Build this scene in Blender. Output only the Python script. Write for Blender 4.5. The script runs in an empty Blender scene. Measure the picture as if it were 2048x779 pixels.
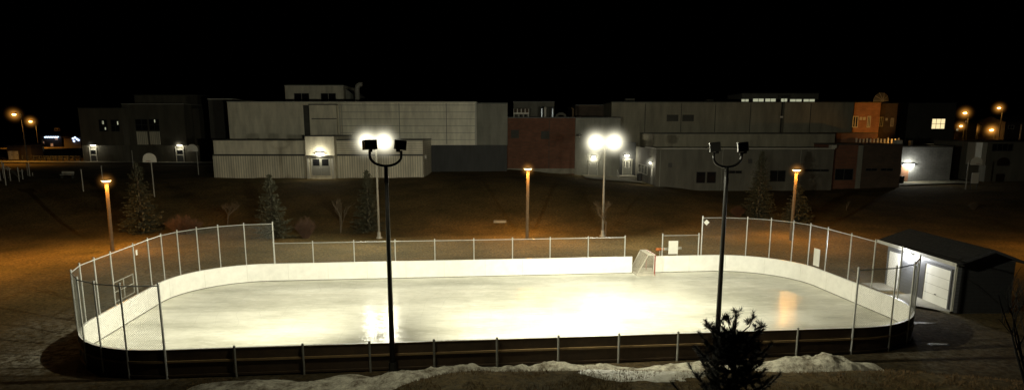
import bpy, bmesh, math, random
from mathutils import Vector, Matrix, noise

random.seed(7)
SC = bpy.context.scene
COL = SC.collection
R = math.radians

# ------------------------------------------------------------------ camera calibration
FPX, PITCH, CY, CAMH = 1292.0, 0.176, 487.15, 9.389
CP, SP = math.cos(PITCH), math.sin(PITCH)


def at(u, v, Y):
    """point at depth Y seen at photo pixel (u, v)"""
    a = (u - 1024) / FPX
    b = (CY - v) / FPX
    d = Vector((a, CP + b * SP, -SP + b * CP))
    d *= Y / d.y
    return Vector((d.x, d.y, CAMH + d.z))


def X(u, Y, v=300):
    return at(u, v, Y).x


def Z(v, Y):
    return at(1024, v, Y).z


# ------------------------------------------------------------------ rink frame
RA = 0.0997
RC = Vector((0.4147, 32.856))
AX = Vector((math.cos(RA), math.sin(RA)))
NX = Vector((-math.sin(RA), math.cos(RA)))
S0, S1, T1, RR = -19.36, 18.32, 7.95, 4.7
HB, HF, HS = 1.145, 3.66, 2.44


def w2(s, t):
    return RC + AX * s + NX * t


def st_of(x, y):
    d = Vector((x, y)) - RC
    return d.dot(AX), d.dot(NX)


def perimeter():
    """clockwise from the far side gate (s=9.75) round to s=8.32, as (s,t,normal_s,normal_t) samples"""
    pts = []

    def line(a, b, n):
        L = math.hypot(b[0] - a[0], b[1] - a[1])
        k = max(1, int(L / 0.2))
        for i in range(k):
            f = i / k
            pts.append((a[0] + (b[0] - a[0]) * f, a[1] + (b[1] - a[1]) * f, n[0], n[1]))

    def arc(cs, ct, a0):
        k = 36
        for i in range(k):
            a = a0 - math.pi / 2 * i / k
            pts.append((cs + RR * math.cos(a), ct + RR * math.sin(a), math.cos(a), math.sin(a)))
    line((9.75, T1), (S1 - RR, T1), (0, 1))
    arc(S1 - RR, T1 - RR, math.pi / 2)
    line((S1, T1 - RR), (S1, -T1 + RR), (1, 0))
    arc(S1 - RR, -T1 + RR, 0)
    line((S1 - RR, -T1), (S0 + RR, -T1), (0, -1))
    arc(S0 + RR, -T1 + RR, -math.pi / 2)
    line((S0, -T1 + RR), (S0, T1 - RR), (-1, 0))
    arc(S0 + RR, T1 - RR, -math.pi)
    line((S0 + RR, T1), (8.32, T1), (0, 1))
    pts.append((8.32, T1, 0, 1))
    return pts


PER = perimeter()


def snap(s, t, off=0.0):
    q = min(PER, key=lambda p: (p[0] - s) ** 2 + (p[1] - t) ** 2)
    p = w2(q[0] + q[2] * off, q[1] + q[3] * off)
    n = AX * q[2] + NX * q[3]
    return p, n


# ------------------------------------------------------------------ terrain
def sstep(a, b, x):
    t = min(1, max(0, (x - a) / (b - a)))
    return t * t * (3 - 2 * t)


def lerp_table(tab, x):
    if x <= tab[0][0]:
        return tab[0][1]
    for (x0, y0), (x1, y1) in zip(tab, tab[1:]):
        if x <= x1:
            return y0 + (y1 - y0) * (x - x0) / (x1 - x0)
    return tab[-1][1]


HILL = [(-90, 3.3), (-45, 3.0), (-25, 2.95), (0, 3.15), (12, 2.2), (19, 1.9), (26, 1.25), (45, 1.4), (60, 1.9), (90, 2.4)]


def ground_z(x, y, rough=True):
    hill = lerp_table(HILL, x)
    z = hill * sstep(57, 82, y)
    z += 0.55 * sstep(88, 112, y) * (1 - sstep(0, 30, x)) + 0.9 * sstep(112, 150, y) + 1.2 * sstep(150, 420, y)
    z += min(1.05, max(0.0, 0.72 * (22.9 - y))) * sstep(-6.5, -1.5, x) * (1 - 0.5 * sstep(14, 20, x))
    if rough:
        s, t = st_of(x, y)
        out = max(abs(s + 0.5) - 19.2, abs(t) - 8.2)
        k = min(1, max(0, out / 3))
        z += k * 0.10 * noise.noise((x * .35, y * .35, 0)) + k * 0.05 * noise.noise((x * 1.3, y * 1.3, 3))
    return z


def on_ground(u, v):
    """walk the pixel's ray until it meets the terrain"""
    y = 12.0
    while y < 400:
        p = at(u, v, y)
        g = ground_z(p.x, p.y)
        if p.z <= g:
            return Vector((p.x, p.y, g))
        y += 0.1
    return at(u, v, 400)


# ------------------------------------------------------------------ materials
MATS = {}


def _base(name):
    m = bpy.data.materials.new(name)
    m.use_nodes = True
    nt = m.node_tree
    b = nt.nodes['Principled BSDF']
    MATS[name] = m
    return m, nt, b


def N(nt, typ, **kw):
    n = nt.nodes.new(typ)
    for k, v in kw.items():
        if k in n.inputs:
            n.inputs[k].default_value = v
        else:
            setattr(n, k, v)
    return n


def mat(name, col, rough=0.6, var=0.25, scale=4.0, metal=0.0, bump=0.0, spec=0.5, stripe=None, streak=None):
    """plain noisy surface; stripe = (axis, period, depth of the dark line, width share)"""
    m, nt, b = _base(name)
    tc = N(nt, 'ShaderNodeTexCoord')
    ns = N(nt, 'ShaderNodeTexNoise', Scale=scale, Detail=6.0, Roughness=0.65)
    if streak:
        mp = N(nt, 'ShaderNodeMapping')
        mp.inputs['Scale'].default_value = streak
        nt.links.new(tc.outputs['Object'], mp.inputs[0])
        nt.links.new(mp.outputs[0], ns.inputs['Vector'])
    else:
        nt.links.new(tc.outputs['Object'], ns.inputs['Vector'])
    rp = N(nt, 'ShaderNodeValToRGB')
    rp.color_ramp.elements[0].position = 0.3
    rp.color_ramp.elements[1].position = 0.75
    rp.color_ramp.elements[0].color = [c * (1 - var) for c in col] + [1]
    rp.color_ramp.elements[1].color = [min(1, c * (1 + var)) for c in col] + [1]
    nt.links.new(ns.outputs['Fac'], rp.inputs['Fac'])
    out = rp.outputs['Color']
    hgt = ns.outputs['Fac']
    if stripe:
        ax, per, depth, wid = stripe
        sp = N(nt, 'ShaderNodeSeparateXYZ')
        nt.links.new(tc.outputs['Object'], sp.inputs[0])
        m1 = N(nt, 'ShaderNodeMath', operation='DIVIDE')
        m1.inputs[1].default_value = per
        nt.links.new(sp.outputs[ax], m1.inputs[0])
        m2 = N(nt, 'ShaderNodeMath', operation='FRACT')
        nt.links.new(m1.outputs[0], m2.inputs[0])
        m3 = N(nt, 'ShaderNodeMath', operation='LESS_THAN')
        m3.inputs[1].default_value = wid
        nt.links.new(m2.outputs[0], m3.inputs[0])
        m4 = N(nt, 'ShaderNodeMath', operation='MULTIPLY')
        m4.inputs[1].default_value = depth
        nt.links.new(m3.outputs[0], m4.inputs[0])
        mx = N(nt, 'ShaderNodeMix', data_type='RGBA')
        nt.links.new(m4.outputs[0], mx.inputs[0])
        nt.links.new(out, mx.inputs[6])
        mx.inputs[7].default_value = [c * 0.25 for c in col] + [1]
        out = mx.outputs[2]
    nt.links.new(out, b.inputs['Base Color'])
    b.inputs['Roughness'].default_value = rough
    b.inputs['Metallic'].default_value = metal
    b.inputs['Specular IOR Level'].default_value = spec
    if bump:
        bp = N(nt, 'ShaderNodeBump', Strength=bump, Distance=0.05)
        nt.links.new(hgt, bp.inputs['Height'])
        nt.links.new(bp.outputs['Normal'], b.inputs['Normal'])
    return m


def mat_brick(name, c1, c2, mortar, scale=1.0):
    m, nt, b = _base(name)
    tc = N(nt, 'ShaderNodeTexCoord')
    mp = N(nt, 'ShaderNodeMapping')
    mp.inputs['Rotation'].default_value = (R(90), 0, 0)
    nt.links.new(tc.outputs['Object'], mp.inputs['Vector'])
    br = N(nt, 'ShaderNodeTexBrick', Scale=scale)
    br.inputs['Color1'].default_value = c1 + (1,)
    br.inputs['Color2'].default_value = c2 + (1,)
    br.inputs['Mortar'].default_value = mortar + (1,)
    br.inputs['Mortar Size'].default_value = 0.02
    br.inputs['Brick Width'].default_value = 0.6
    br.inputs['Row Height'].default_value = 0.22
    nt.links.new(mp.outputs[0], br.inputs['Vector'])
    ns = N(nt, 'ShaderNodeTexNoise', Scale=0.8, Detail=6.0)
    nt.links.new(tc.outputs['Object'], ns.inputs['Vector'])
    mx = N(nt, 'ShaderNodeMix', data_type='RGBA', blend_type='MULTIPLY')
    mx.inputs[0].default_value = 0.6
    nt.links.new(br.outputs['Color'], mx.inputs[6])
    rp = N(nt, 'ShaderNodeValToRGB')
    rp.color_ramp.elements[0].position, rp.color_ramp.elements[1].position = 0.3, 0.7
    rp.color_ramp.elements[0].color = (.45, .45, .45, 1)
    nt.links.new(ns.outputs['Fac'], rp.inputs[0])
    nt.links.new(rp.outputs[0], mx.inputs[7])
    nt.links.new(mx.outputs[2], b.inputs['Base Color'])
    b.inputs['Roughness'].default_value = 0.85
    return m


def mat_emit(name, col, strength):
    m, nt, b = _base(name)
    b.inputs['Base Color'].default_value = (.02, .02, .02, 1)
    b.inputs['Emission Color'].default_value = tuple(col) + (1,)
    b.inputs['Emission Strength'].default_value = strength
    m.cycles.emission_sampling = 'NONE'
    return m


def mat_glare(name, col, strength, radius, power=3.0):
    """imitated lens glare: emission that thins out with distance from the lamp at the object's origin"""
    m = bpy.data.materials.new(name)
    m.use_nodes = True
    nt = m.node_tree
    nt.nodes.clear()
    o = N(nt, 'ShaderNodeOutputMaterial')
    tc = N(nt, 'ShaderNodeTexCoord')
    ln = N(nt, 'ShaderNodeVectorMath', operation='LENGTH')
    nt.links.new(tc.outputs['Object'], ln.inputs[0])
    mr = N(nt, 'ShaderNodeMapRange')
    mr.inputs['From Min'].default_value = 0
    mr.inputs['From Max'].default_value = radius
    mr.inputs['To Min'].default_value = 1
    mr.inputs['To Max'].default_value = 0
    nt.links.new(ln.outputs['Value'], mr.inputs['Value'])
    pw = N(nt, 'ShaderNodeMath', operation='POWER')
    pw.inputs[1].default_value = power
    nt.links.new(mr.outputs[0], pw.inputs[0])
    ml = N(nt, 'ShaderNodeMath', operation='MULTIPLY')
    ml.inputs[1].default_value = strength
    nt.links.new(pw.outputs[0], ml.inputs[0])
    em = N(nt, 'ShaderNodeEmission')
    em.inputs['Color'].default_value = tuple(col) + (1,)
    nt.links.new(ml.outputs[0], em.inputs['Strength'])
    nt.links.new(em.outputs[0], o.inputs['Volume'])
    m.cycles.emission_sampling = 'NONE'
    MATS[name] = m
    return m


def mat_ground():
    m, nt, b = _base('dry_grass')
    tc = N(nt, 'ShaderNodeTexCoord')
    n1 = N(nt, 'ShaderNodeTexNoise', Scale=0.22, Detail=8.0, Roughness=0.6)
    n2 = N(nt, 'ShaderNodeTexNoise', Scale=5.0, Detail=8.0, Roughness=0.75)
    for n in (n1, n2):
        nt.links.new(tc.outputs['Object'], n.inputs['Vector'])
    r1 = N(nt, 'ShaderNodeValToRGB')
    e = r1.color_ramp.elements
    e[0].position, e[0].color = 0.32, (.105, .085, .032, 1)
    e[1].position, e[1].color = 0.68, (.235, .165, .066, 1)
    nt.links.new(n1.outputs['Fac'], r1.inputs[0])
    r2 = N(nt, 'ShaderNodeValToRGB')
    e = r2.color_ramp.elements
    e[0].position, e[0].color = 0.35, (.3, .3, .3, 1)
    e[1].position, e[1].color = 0.7, (1.35, 1.3, 1.25, 1)
    nt.links.new(n2.outputs['Fac'], r2.inputs[0])
    mx = N(nt, 'ShaderNodeMix', data_type='RGBA', blend_type='MULTIPLY')
    mx.inputs[0].default_value = 1
    nt.links.new(r1.outputs[0], mx.inputs[6])
    nt.links.new(r2.outputs[0], mx.inputs[7])
    # frost and thin leftover snow, weight held in a colour attribute
    va = N(nt, 'ShaderNodeVertexColor', layer_name='frost')
    mul = N(nt, 'ShaderNodeMath', operation='MULTIPLY')
    n3 = N(nt, 'ShaderNodeTexNoise', Scale=3.2, Detail=9.0, Roughness=0.72)
    nt.links.new(tc.outputs['Object'], n3.inputs['Vector'])
    r3 = N(nt, 'ShaderNodeValToRGB')
    r3.color_ramp.elements[0].position, r3.color_ramp.elements[1].position = 0.42, 0.62
    nt.links.new(n3.outputs['Fac'], r3.inputs[0])
    sx = N(nt, 'ShaderNodeSeparateColor')
    nt.links.new(va.outputs['Color'], sx.inputs[0])
    nt.links.new(sx.outputs[0], mul.inputs[0])
    # shade painted into the soil colour on the street side of the rink
    shade_mix = N(nt, 'ShaderNodeMix', data_type='RGBA', blend_type='MULTIPLY')
    nt.links.new(sx.outputs[1], shade_mix.inputs[0])
    nt.links.new(mx.outputs[2], shade_mix.inputs[6])
    shade_mix.inputs[7].default_value = (.36, .34, .34, 1)
    nt.links.new(r3.outputs[0], mul.inputs[1])
    mx2 = N(nt, 'ShaderNodeMix', data_type='RGBA')
    nt.links.new(mul.outputs[0], mx2.inputs[0])
    nt.links.new(shade_mix.outputs[2], mx2.inputs[6])
    mx2.inputs[7].default_value = (.40, .38, .31, 1)
    nt.links.new(mx2.outputs[2], b.inputs['Base Color'])
    b.inputs['Roughness'].default_value = 0.95
    b.inputs['Specular IOR Level'].default_value = 0.15
    bp = N(nt, 'ShaderNodeBump', Strength=0.9, Distance=0.12)
    nt.links.new(n2.outputs['Fac'], bp.inputs['Height'])
    nt.links.new(bp.outputs[0], b.inputs['Normal'])
    return m


def mat_ice():
    m, nt, b = _base('rink_ice')
    tc = N(nt, 'ShaderNodeTexCoord')
    mp = N(nt, 'ShaderNodeMapping')
    mp.inputs['Rotation'].default_value = (0, 0, -RA)
    mp.inputs['Scale'].default_value = (0.35, 1.0, 1)
    nt.links.new(tc.outputs['Object'], mp.inputs[0])
    n1 = N(nt, 'ShaderNodeTexNoise', Scale=0.42, Detail=9.0, Roughness=0.62)
    n2 = N(nt, 'ShaderNodeTexNoise', Scale=3.0, Detail=8.0, Roughness=0.7)
    nt.links.new(mp.outputs[0], n1.inputs['Vector'])
    nt.links.new(mp.outputs[0], n2.inputs['Vector'])
    r1 = N(nt, 'ShaderNodeValToRGB')
    e = r1.color_ramp.elements
    e[0].position, e[0].color = 0.33, (.56, .55, .46, 1)
    e[1].position, e[1].color = 0.62, (.86, .845, .745, 1)
    nt.links.new(n1.outputs['Fac'], r1.inputs[0])
    r2 = N(nt, 'ShaderNodeValToRGB')
    e = r2.color_ramp.elements
    e[0].position, e[0].color = 0.30, (.86, .86, .84, 1)
    e[1].position, e[1].color = 0.66, (1.05, 1.05, 1.05, 1)
    nt.links.new(n2.outputs['Fac'], r2.inputs[0])
    mx = N(nt, 'ShaderNodeMix', data_type='RGBA', blend_type='MULTIPLY')
    mx.inputs[0].default_value = 1
    nt.links.new(r1.outputs[0], mx.inputs[6])
    nt.links.new(r2.outputs[0], mx.inputs[7])
    # skate scratches: thin bright marks
    mp2 = N(nt, 'ShaderNodeMapping')
    mp2.inputs['Rotation'].default_value = (0, 0, 0.5)
    mp2.inputs['Scale'].default_value = (0.5, 4.0, 1)
    nt.links.new(tc.outputs['Object'], mp2.inputs[0])
    n3 = N(nt, 'ShaderNodeTexNoise', Scale=2.6, Detail=4.0, Roughness=0.6)
    nt.links.new(mp2.outputs[0], n3.inputs['Vector'])
    r3 = N(nt, 'ShaderNodeValToRGB')
    r3.color_ramp.elements[0].position, r3.color_ramp.elements[1].position = 0.60, 0.70
    nt.links.new(n3.outputs['Fac'], r3.inputs[0])
    mx2 = N(nt, 'ShaderNodeMix', data_type='RGBA')
    nt.links.new(r3.outputs[0], mx2.inputs[0])
    nt.links.new(mx.outputs[2], mx2.inputs[6])
    mx2.inputs[7].default_value = (.97, .96, .90, 1)
    # long curved skate cuts
    wv = N(nt, 'ShaderNodeTexWave', Scale=0.16, Distortion=14.0, Detail=3.0)
    wv.inputs['Detail Scale'].default_value = 0.35
    nt.links.new(tc.outputs['Object'], wv.inputs['Vector'])
    r5 = N(nt, 'ShaderNodeValToRGB')
    el = r5.color_ramp.elements
    el[0].position, el[0].color = 0.47, (0, 0, 0, 1)
    el[1].position, el[1].color = 0.53, (0, 0, 0, 1)
    k5 = el.new(0.50)
    k5.color = (.30, .30, .30, 1)
    nt.links.new(wv.outputs['Fac'], r5.inputs[0])
    mx3 = N(nt, 'ShaderNodeMix', data_type='RGBA')
    nt.links.new(r5.outputs[0], mx3.inputs[0])
    nt.links.new(mx2.outputs[2], mx3.inputs[6])
    mx3.inputs[7].default_value = (.46, .45, .38, 1)
    nt.links.new(mx3.outputs[2], b.inputs['Base Color'])
    sp4 = N(nt, 'ShaderNodeMapping')
    sp4.inputs['Scale'].default_value = (0.55, 1.6, 1)
    nt.links.new(tc.outputs['Object'], sp4.inputs[0])
    n4 = N(nt, 'ShaderNodeTexNoise', Scale=1.7, Detail=9.0, Roughness=0.74)
    nt.links.new(sp4.outputs[0], n4.inputs['Vector'])
    r4 = N(nt, 'ShaderNodeMapRange')
    r4.inputs['From Min'].default_value = 0.47
    r4.inputs['From Max'].default_value = 0.66
    r4.inputs['To Min'].default_value = 0.02
    r4.inputs['To Max'].default_value = 0.14
    nt.links.new(n4.outputs['Fac'], r4.inputs['Value'])
    nt.links.new(r4.outputs[0], b.inputs['Specular IOR Level'])
    rr = N(nt, 'ShaderNodeMapRange')
    rr.inputs['To Min'].default_value = 0.20
    rr.inputs['To Max'].default_value = 0.055
    rr.inputs['From Min'].default_value = 0.44
    rr.inputs['From Max'].default_value = 0.62
    nt.links.new(n2.outputs['Fac'], rr.inputs['Value'])
    nt.links.new(rr.outputs[0], b.inputs['Roughness'])
    b.inputs['IOR'].default_value = 1.31
    b.inputs['Specular IOR Level'].default_value = 0.3
    bp = N(nt, 'ShaderNodeBump', Strength=0.22, Distance=0.03)
    nt.links.new(n2.outputs['Fac'], bp.inputs['Height'])
    nt.links.new(bp.outputs[0], b.inputs['Normal'])
    return m


def mat_snow():
    m, nt, b = _base('dirty_snow')
    tc = N(nt, 'ShaderNodeTexCoord')
    n1 = N(nt, 'ShaderNodeTexNoise', Scale=1.9, Detail=12.0, Roughness=0.78)
    n2 = N(nt, 'ShaderNodeTexNoise', Scale=9.0, Detail=8.0, Roughness=0.7)
    for n in (n1, n2):
        nt.links.new(tc.outputs['Object'], n.inputs['Vector'])
    r1 = N(nt, 'ShaderNodeValToRGB')
    e = r1.color_ramp.elements
    e[0].position, e[0].color = 0.38, (.12, .09, .05, 1)
    e[1].position, e[1].color = 0.58, (.68, .64, .50, 1)
    nt.links.new(n1.outputs['Fac'], r1.inputs[0])
    nt.links.new(r1.outputs[0], b.inputs['Base Color'])
    b.inputs['Roughness'].default_value = 0.7
    bp = N(nt, 'ShaderNodeBump', Strength=1.0, Distance=0.12)
    nt.links.new(n2.outputs['Fac'], bp.inputs['Height'])
    nt.links.new(bp.outputs[0], b.inputs['Normal'])
    return m


mat_ground(); mat_ice(); mat_snow()
mat('board_white', (.80, .79, .74), rough=0.35, var=0.09, scale=2.2)
mat('seam_grey', (.66, .65, .59), rough=0.5, var=0.2)
mat('board_brown', (.045, .026, .010), rough=0.7, var=0.35, scale=3)
mat('board_lip', (.20, .13, .055), rough=0.6, var=0.2, scale=4)
mat('kick_dark', (.10, .095, .07), rough=0.6, var=0.2)
mat('galvanised', (.50, .50, .47), rough=0.38, var=0.15, scale=8, metal=0.6)
mat('wire', (.15, .15, .125), rough=0.5, var=0.1, metal=0.2)
mat('black_steel', (.010, .0095, .008), rough=0.4, var=0.3, metal=0.3)
mat('pale_steel', (.34, .33, .28), rough=0.5, var=0.15)
mat('lamp_wood', (.14, .092, .045), rough=0.7, var=0.25, scale=6)
mat('siding', (.68, .64, .50), rough=0.6, var=0.30, scale=0.9, stripe=('Z', 1.15, .10, .05), streak=(1, 1, .22))
mat('siding_ribbed', (.74, .70, .55), rough=0.5, var=0.30, scale=0.9, stripe=('X', 0.32, .55, .30), streak=(1, 1, .22))
mat('siding_fine', (.72, .68, .54), rough=0.5, var=0.30, scale=0.9, stripe=('Z', 0.30, .45, .25), streak=(1, 1, .22))
mat('panel_banded', (.78, .74, .59), rough=0.45, var=0.30, scale=0.9, stripe=('Z', 0.98, .75, .07), streak=(1, 1, .22))
mat('grey_wall', (.24, .24, .20), rough=0.7, var=0.30, scale=0.9, stripe=('Z', 0.6, .15, .06), streak=(1, 1, .22))
mat('hall_wall', (.27, .25, .185), rough=0.8, var=0.30, scale=0.9, stripe=('Z', 0.4, .18, .08), streak=(1, 1, .22))
mat('dark_base', (.055, .058, .058), rough=0.75, var=0.30, scale=0.9, streak=(1, 1, .22))
mat('dark_wall', (.06, .058, .048), rough=0.8, var=0.25, scale=0.6)
mat('dim_wall', (.13, .125, .10), rough=0.8, var=0.30, scale=0.9, streak=(1, 1, .22))
mat('wing_wall', (.10, .092, .068), rough=0.8, var=0.3, scale=0.9, streak=(1, 1, .22))
mat('post_steel', (.17, .165, .14), rough=0.5, var=0.3)
mat('trim_pale', (.45, .44, .38), rough=0.5, var=0.1)
mat('trim_dark', (.05, .05, .045), rough=0.5, var=0.1)
mat('door_grey', (.22, .22, .19), rough=0.5, var=0.1)
mat('door_white', (.80, .79, .72), rough=0.5, var=0.05, scale=2)
mat('concrete', (.28, .265, .21), rough=0.85, var=0.25, scale=1.5, bump=0.2)
mat('concrete_warm', (.17, .155, .10), rough=0.9, var=0.35, scale=0.6, bump=0.2)
mat('shed_siding', (.115, .118, .125), rough=0.55, var=0.1, scale=2, stripe=('Z', 0.19, .75, .12))
mat('shed_end_shade', (.028, .028, .028), rough=0.75, var=0.25, stripe=('Z', 0.19, .6, .12))  # siding copy with the end wall's shade put into its colour
mat('shed_dark', (.05, .05, .052), rough=0.6, var=0.2)
mat('shingle', (.013, .013, .012), spec=.2, rough=0.9, var=0.5, scale=5, bump=0.5)
mat('sign_white', (.62, .61, .55), rough=0.5, var=0.06)
mat('net_white', (.48, .45, .37), rough=0.7, var=0.2)
mat('goal_red', (.26, .05, .028), rough=0.45, var=0.15)
mat('orange_paint', (.55, .16, .04), rough=0.5, var=0.15)
mat('bark', (.07, .05, .03), rough=0.9, var=0.4, scale=12, bump=0.5)
mat('pale_bark', (.13, .10, .065), rough=0.9, var=0.35, scale=9)
mat('dark_bark', (.02, .016, .011), rough=0.9, var=0.4, scale=12)
mat('spruce_needle', (.066, .064, .036), rough=0.7, var=0.5, scale=2.2)
mat('pine_needle', (.014, .017, .009), rough=0.7, var=0.5, scale=6)
mat('red_twig', (.082, .042, .022), rough=0.8, var=0.4, scale=3)
mat('bin_black', (.02, .02, .02), rough=0.5, var=0.2)
mat('glass_dark', (.012, .013, .014), rough=0.08, var=0.2, spec=0.35)
mat('hvac', (.52, .49, .42), rough=0.5, var=0.3, scale=3)
mat('pipe_blue', (.28, .31, .36), rough=0.3, var=0.15, metal=0.7)
mat('backboard', (.80, .78, .68), rough=0.5, var=0.08)
mat('house_wall', (.06, .045, .033), rough=0.8, var=0.25, scale=0.8)
mat('house_roof', (.05, .04, .035), rough=0.85, var=0.3)
mat_brick('brick_red', (.23, .092, .050), (.17, .068, .038), (.13, .09, .06))
mat_brick('brick_orange', (.36, .17, .085), (.29, .13, .065), (.25, .15, .09))
mat_brick('brick_brown', (.11, .075, .05), (.085, .06, .04), (.08, .065, .05))
mat_brick('block_grey', (.30, .30, .28), (.26, .26, .245), (.20, .20, .19), scale=0.8)
FLOODC = (1.0, .965, .74)
SODIUM = (1.0, .45, .075)
mat_emit('flood_lens', FLOODC, 16)
mat_emit('flood_lens_dull', FLOODC, 0.9)
mat_emit('sodium_lens', (1.0, .66, .22), 9)
mat_emit('wall_lens', (1.0, .94, .76), 14)
mat_emit('cool_lens', (.92, .96, 1.0), 16)
mat_emit('street_lens', (1.0, .55, .15), 14)
mat_emit('lit_pane', (1.0, .80, .42), 1.1)
mat_emit('lit_strip', (.90, .92, .62), 0.42)
mat_emit('string_bulb', (.55, .68, 1.0), 2.2)
mat_emit('string_warm', (1.0, .45, .2), 0.5)
mat_glare('glare_flood', (1.0, .94, .70), 7, 2.4, 6.2)
mat_glare('glare_sodium', (1.0, .42, .08), 2.2, 1.0, 5.0)
mat_glare('glare_street', (1.0, .40, .06), 1.8, 2.8, 5.6)
mat_glare('glare_shed', (.95, .97, 1.0), 20.0, .62, 3.4)
mat_glare('glare_wall', (.95, .92, .72), 1.6, 1.2, 4.2)
M = MATS

# ------------------------------------------------------------------ mesh building
OFF = {}


class MB:
    def __init__(self):
        self.v, self.f, self.mi, self.cur = [], [], [], 0

    def face(self, pts, mi=None):
        i = len(self.v)
        self.v += [tuple(p) for p in pts]
        self.f.append(list(range(i, i + len(pts))))
        self.mi.append(self.cur if mi is None else mi)

    def hexa(self, b, t, mi=None):
        """b: four bottom points counter-clockwise from above, t: the four above them"""
        i = len(self.v)
        self.v += [tuple(p) for p in b] + [tuple(p) for p in t]
        for q in ((3, 2, 1, 0), (4, 5, 6, 7), (0, 1, 5, 4), (1, 2, 6, 5), (2, 3, 7, 6), (3, 0, 4, 7)):
            self.f.append([i + k for k in q])
            self.mi.append(self.cur if mi is None else mi)
        return self

    def box(self, x0, x1, y0, y1, z0, z1, mi=None):
        return self.hexa([(x0, y0, z0), (x1, y0, z0), (x1, y1, z0), (x0, y1, z0)],
                         [(x0, y0, z1), (x1, y0, z1), (x1, y1, z1), (x0, y1, z1)], mi)

    def obox(self, c, ex, ey, ez, hx, hy, with_glare, mi=None):
        c, ex, ey, ez = Vector(c), Vector(ex), Vector(ey), Vector(ez)
        p = lambda a, b, d: c + ex * (a * hx) + ey * (b * hy) + ez * (d * with_glare)
        return self.hexa([p(-1, -1, -1), p(1, -1, -1), p(1, 1, -1), p(-1, 1, -1)],
                         [p(-1, -1, 1), p(1, -1, 1), p(1, 1, 1), p(-1, 1, 1)], mi)

    def tube(self, pts, rad, n=8, cap=True):
        pts = [Vector(p) for p in pts]
        if not isinstance(rad, (list, tuple)):
            rad = [rad] * len(pts)
        rings = []
        prev = None
        for k, p in enumerate(pts):
            d = (pts[min(k + 1, len(pts) - 1)] - pts[max(k - 1, 0)]).normalized()
            a = prev if prev is not None else (Vector((1, 0, 0)) if abs(d.x) < .8 else Vector((0, 1, 0)))
            a = (a - d * a.dot(d)).normalized()
            prev = a
            b = d.cross(a)
            i = len(self.v)
            for q in range(n):
                t = 2 * math.pi * q / n
                self.v.append(tuple(p + (a * math.cos(t) + b * math.sin(t)) * rad[k]))
            rings.append(i)
        for r0, r1 in zip(rings, rings[1:]):
            for q in range(n):
                self.f.append([r0 + q, r0 + (q + 1) % n, r1 + (q + 1) % n, r1 + q])
                self.mi.append(self.cur)
        if cap:
            self.f.append([rings[0] + q for q in reversed(range(n))]); self.mi.append(self.cur)
            self.f.append([rings[-1] + q for q in range(n)]); self.mi.append(self.cur)
        return self

    def disc_solid(self, c, axis, r0, r1, h, n=20):
        axis = Vector(axis).normalized()
        c = Vector(c)
        return self.tube([c, c + axis * h], [r0, r1], n)

    def ball(self, c, r, nu=14, nv=9, sz=1.0):
        c = Vector(c)
        rows = []
        for j in range(nv + 1):
            th = math.pi * j / nv
            i = len(self.v)
            for k in range(nu):
                ph = 2 * math.pi * k / nu
                self.v.append(tuple(c + Vector((math.sin(th) * math.cos(ph), math.sin(th) * math.sin(ph), sz * math.cos(th))) * r))
            rows.append(i)
        for a, b in zip(rows, rows[1:]):
            for k in range(nu):
                self.f.append([a + k, b + k, b + (k + 1) % nu, a + (k + 1) % nu])
                self.mi.append(self.cur)
        return self

    def build(self, name, mats, parent=None, origin=None, smooth=False):
        if not isinstance(mats, (list, tuple)):
            mats = [mats]
        off = OFF[parent.name] if parent is not None else Vector(origin or (0, 0, 0))
        me = bpy.data.meshes.new(name)
        me.from_pydata([(v[0] - off[0], v[1] - off[1], v[2] - off[2]) for v in self.v], [], self.f)
        for m in mats:
            me.materials.append(M[m])
        me.polygons.foreach_set('material_index', self.mi)
        if smooth:
            me.polygons.foreach_set('use_smooth', [True] * len(self.f))
        me.update()
        bm = bmesh.new()
        bm.from_mesh(me)
        bmesh.ops.remove_doubles(bm, verts=bm.verts, dist=1e-5) if len(self.v) < 3000 else None
        bm.to_mesh(me)
        bm.free()
        o = bpy.data.objects.new(name, me)
        COL.objects.link(o)
        OFF[o.name] = off
        if parent is not None:
            o.parent = parent
        else:
            o.location = off
        return o


def tag(o, label=None, cat=None, group=None, kind=None):
    if label:
        o['label'] = label
    if cat:
        o['category'] = cat
    if group:
        o['group'] = group
    if kind:
        o['kind'] = kind
    return o


def thing(name, label, cat, loc, group=None):
    o = bpy.data.objects.new(name, None)
    o.empty_display_size = 0.3
    COL.objects.link(o)
    o.location = loc
    OFF[o.name] = Vector(loc)
    return tag(o, label, cat, group)


def copy_tree(o, parent=None):
    c = o.copy()
    COL.objects.link(c)
    OFF[c.name] = OFF.get(o.name, Vector((0, 0, 0)))
    if parent is not None:
        c.parent = parent
    for ch in list(o.children):
        copy_tree(ch, c)
    return c


def lamp(kind, name, loc, energy, col, parent=None, size=0.1, aim=None, spot=150, blend=0.6):
    d = bpy.data.lights.new(name, kind)
    d.energy = energy
    d.color = col
    if kind != 'SUN':
        d.shadow_soft_size = size
    if kind == 'SPOT':
        d.spot_size = R(spot)
        d.spot_blend = blend
    o = bpy.data.objects.new(name, d)
    COL.objects.link(o)
    if aim is not None:
        o.rotation_euler = Vector(aim).to_track_quat('-Z', 'Y').to_euler()
    if parent is not None:
        o.parent = parent
        o.location = Vector(loc) - OFF[parent.name]
    else:
        o.location = loc
    return o


def glare_ball(parent, c, r, m):
    """a glowing ball that imitates the glare round a lamp; its origin sits on the lamp so that the falloff is centred there"""
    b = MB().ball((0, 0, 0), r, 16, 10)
    me_o = b.build('glare_ball', m, None, (0, 0, 0), smooth=True)
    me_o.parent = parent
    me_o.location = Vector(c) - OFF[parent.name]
    return me_o


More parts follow.
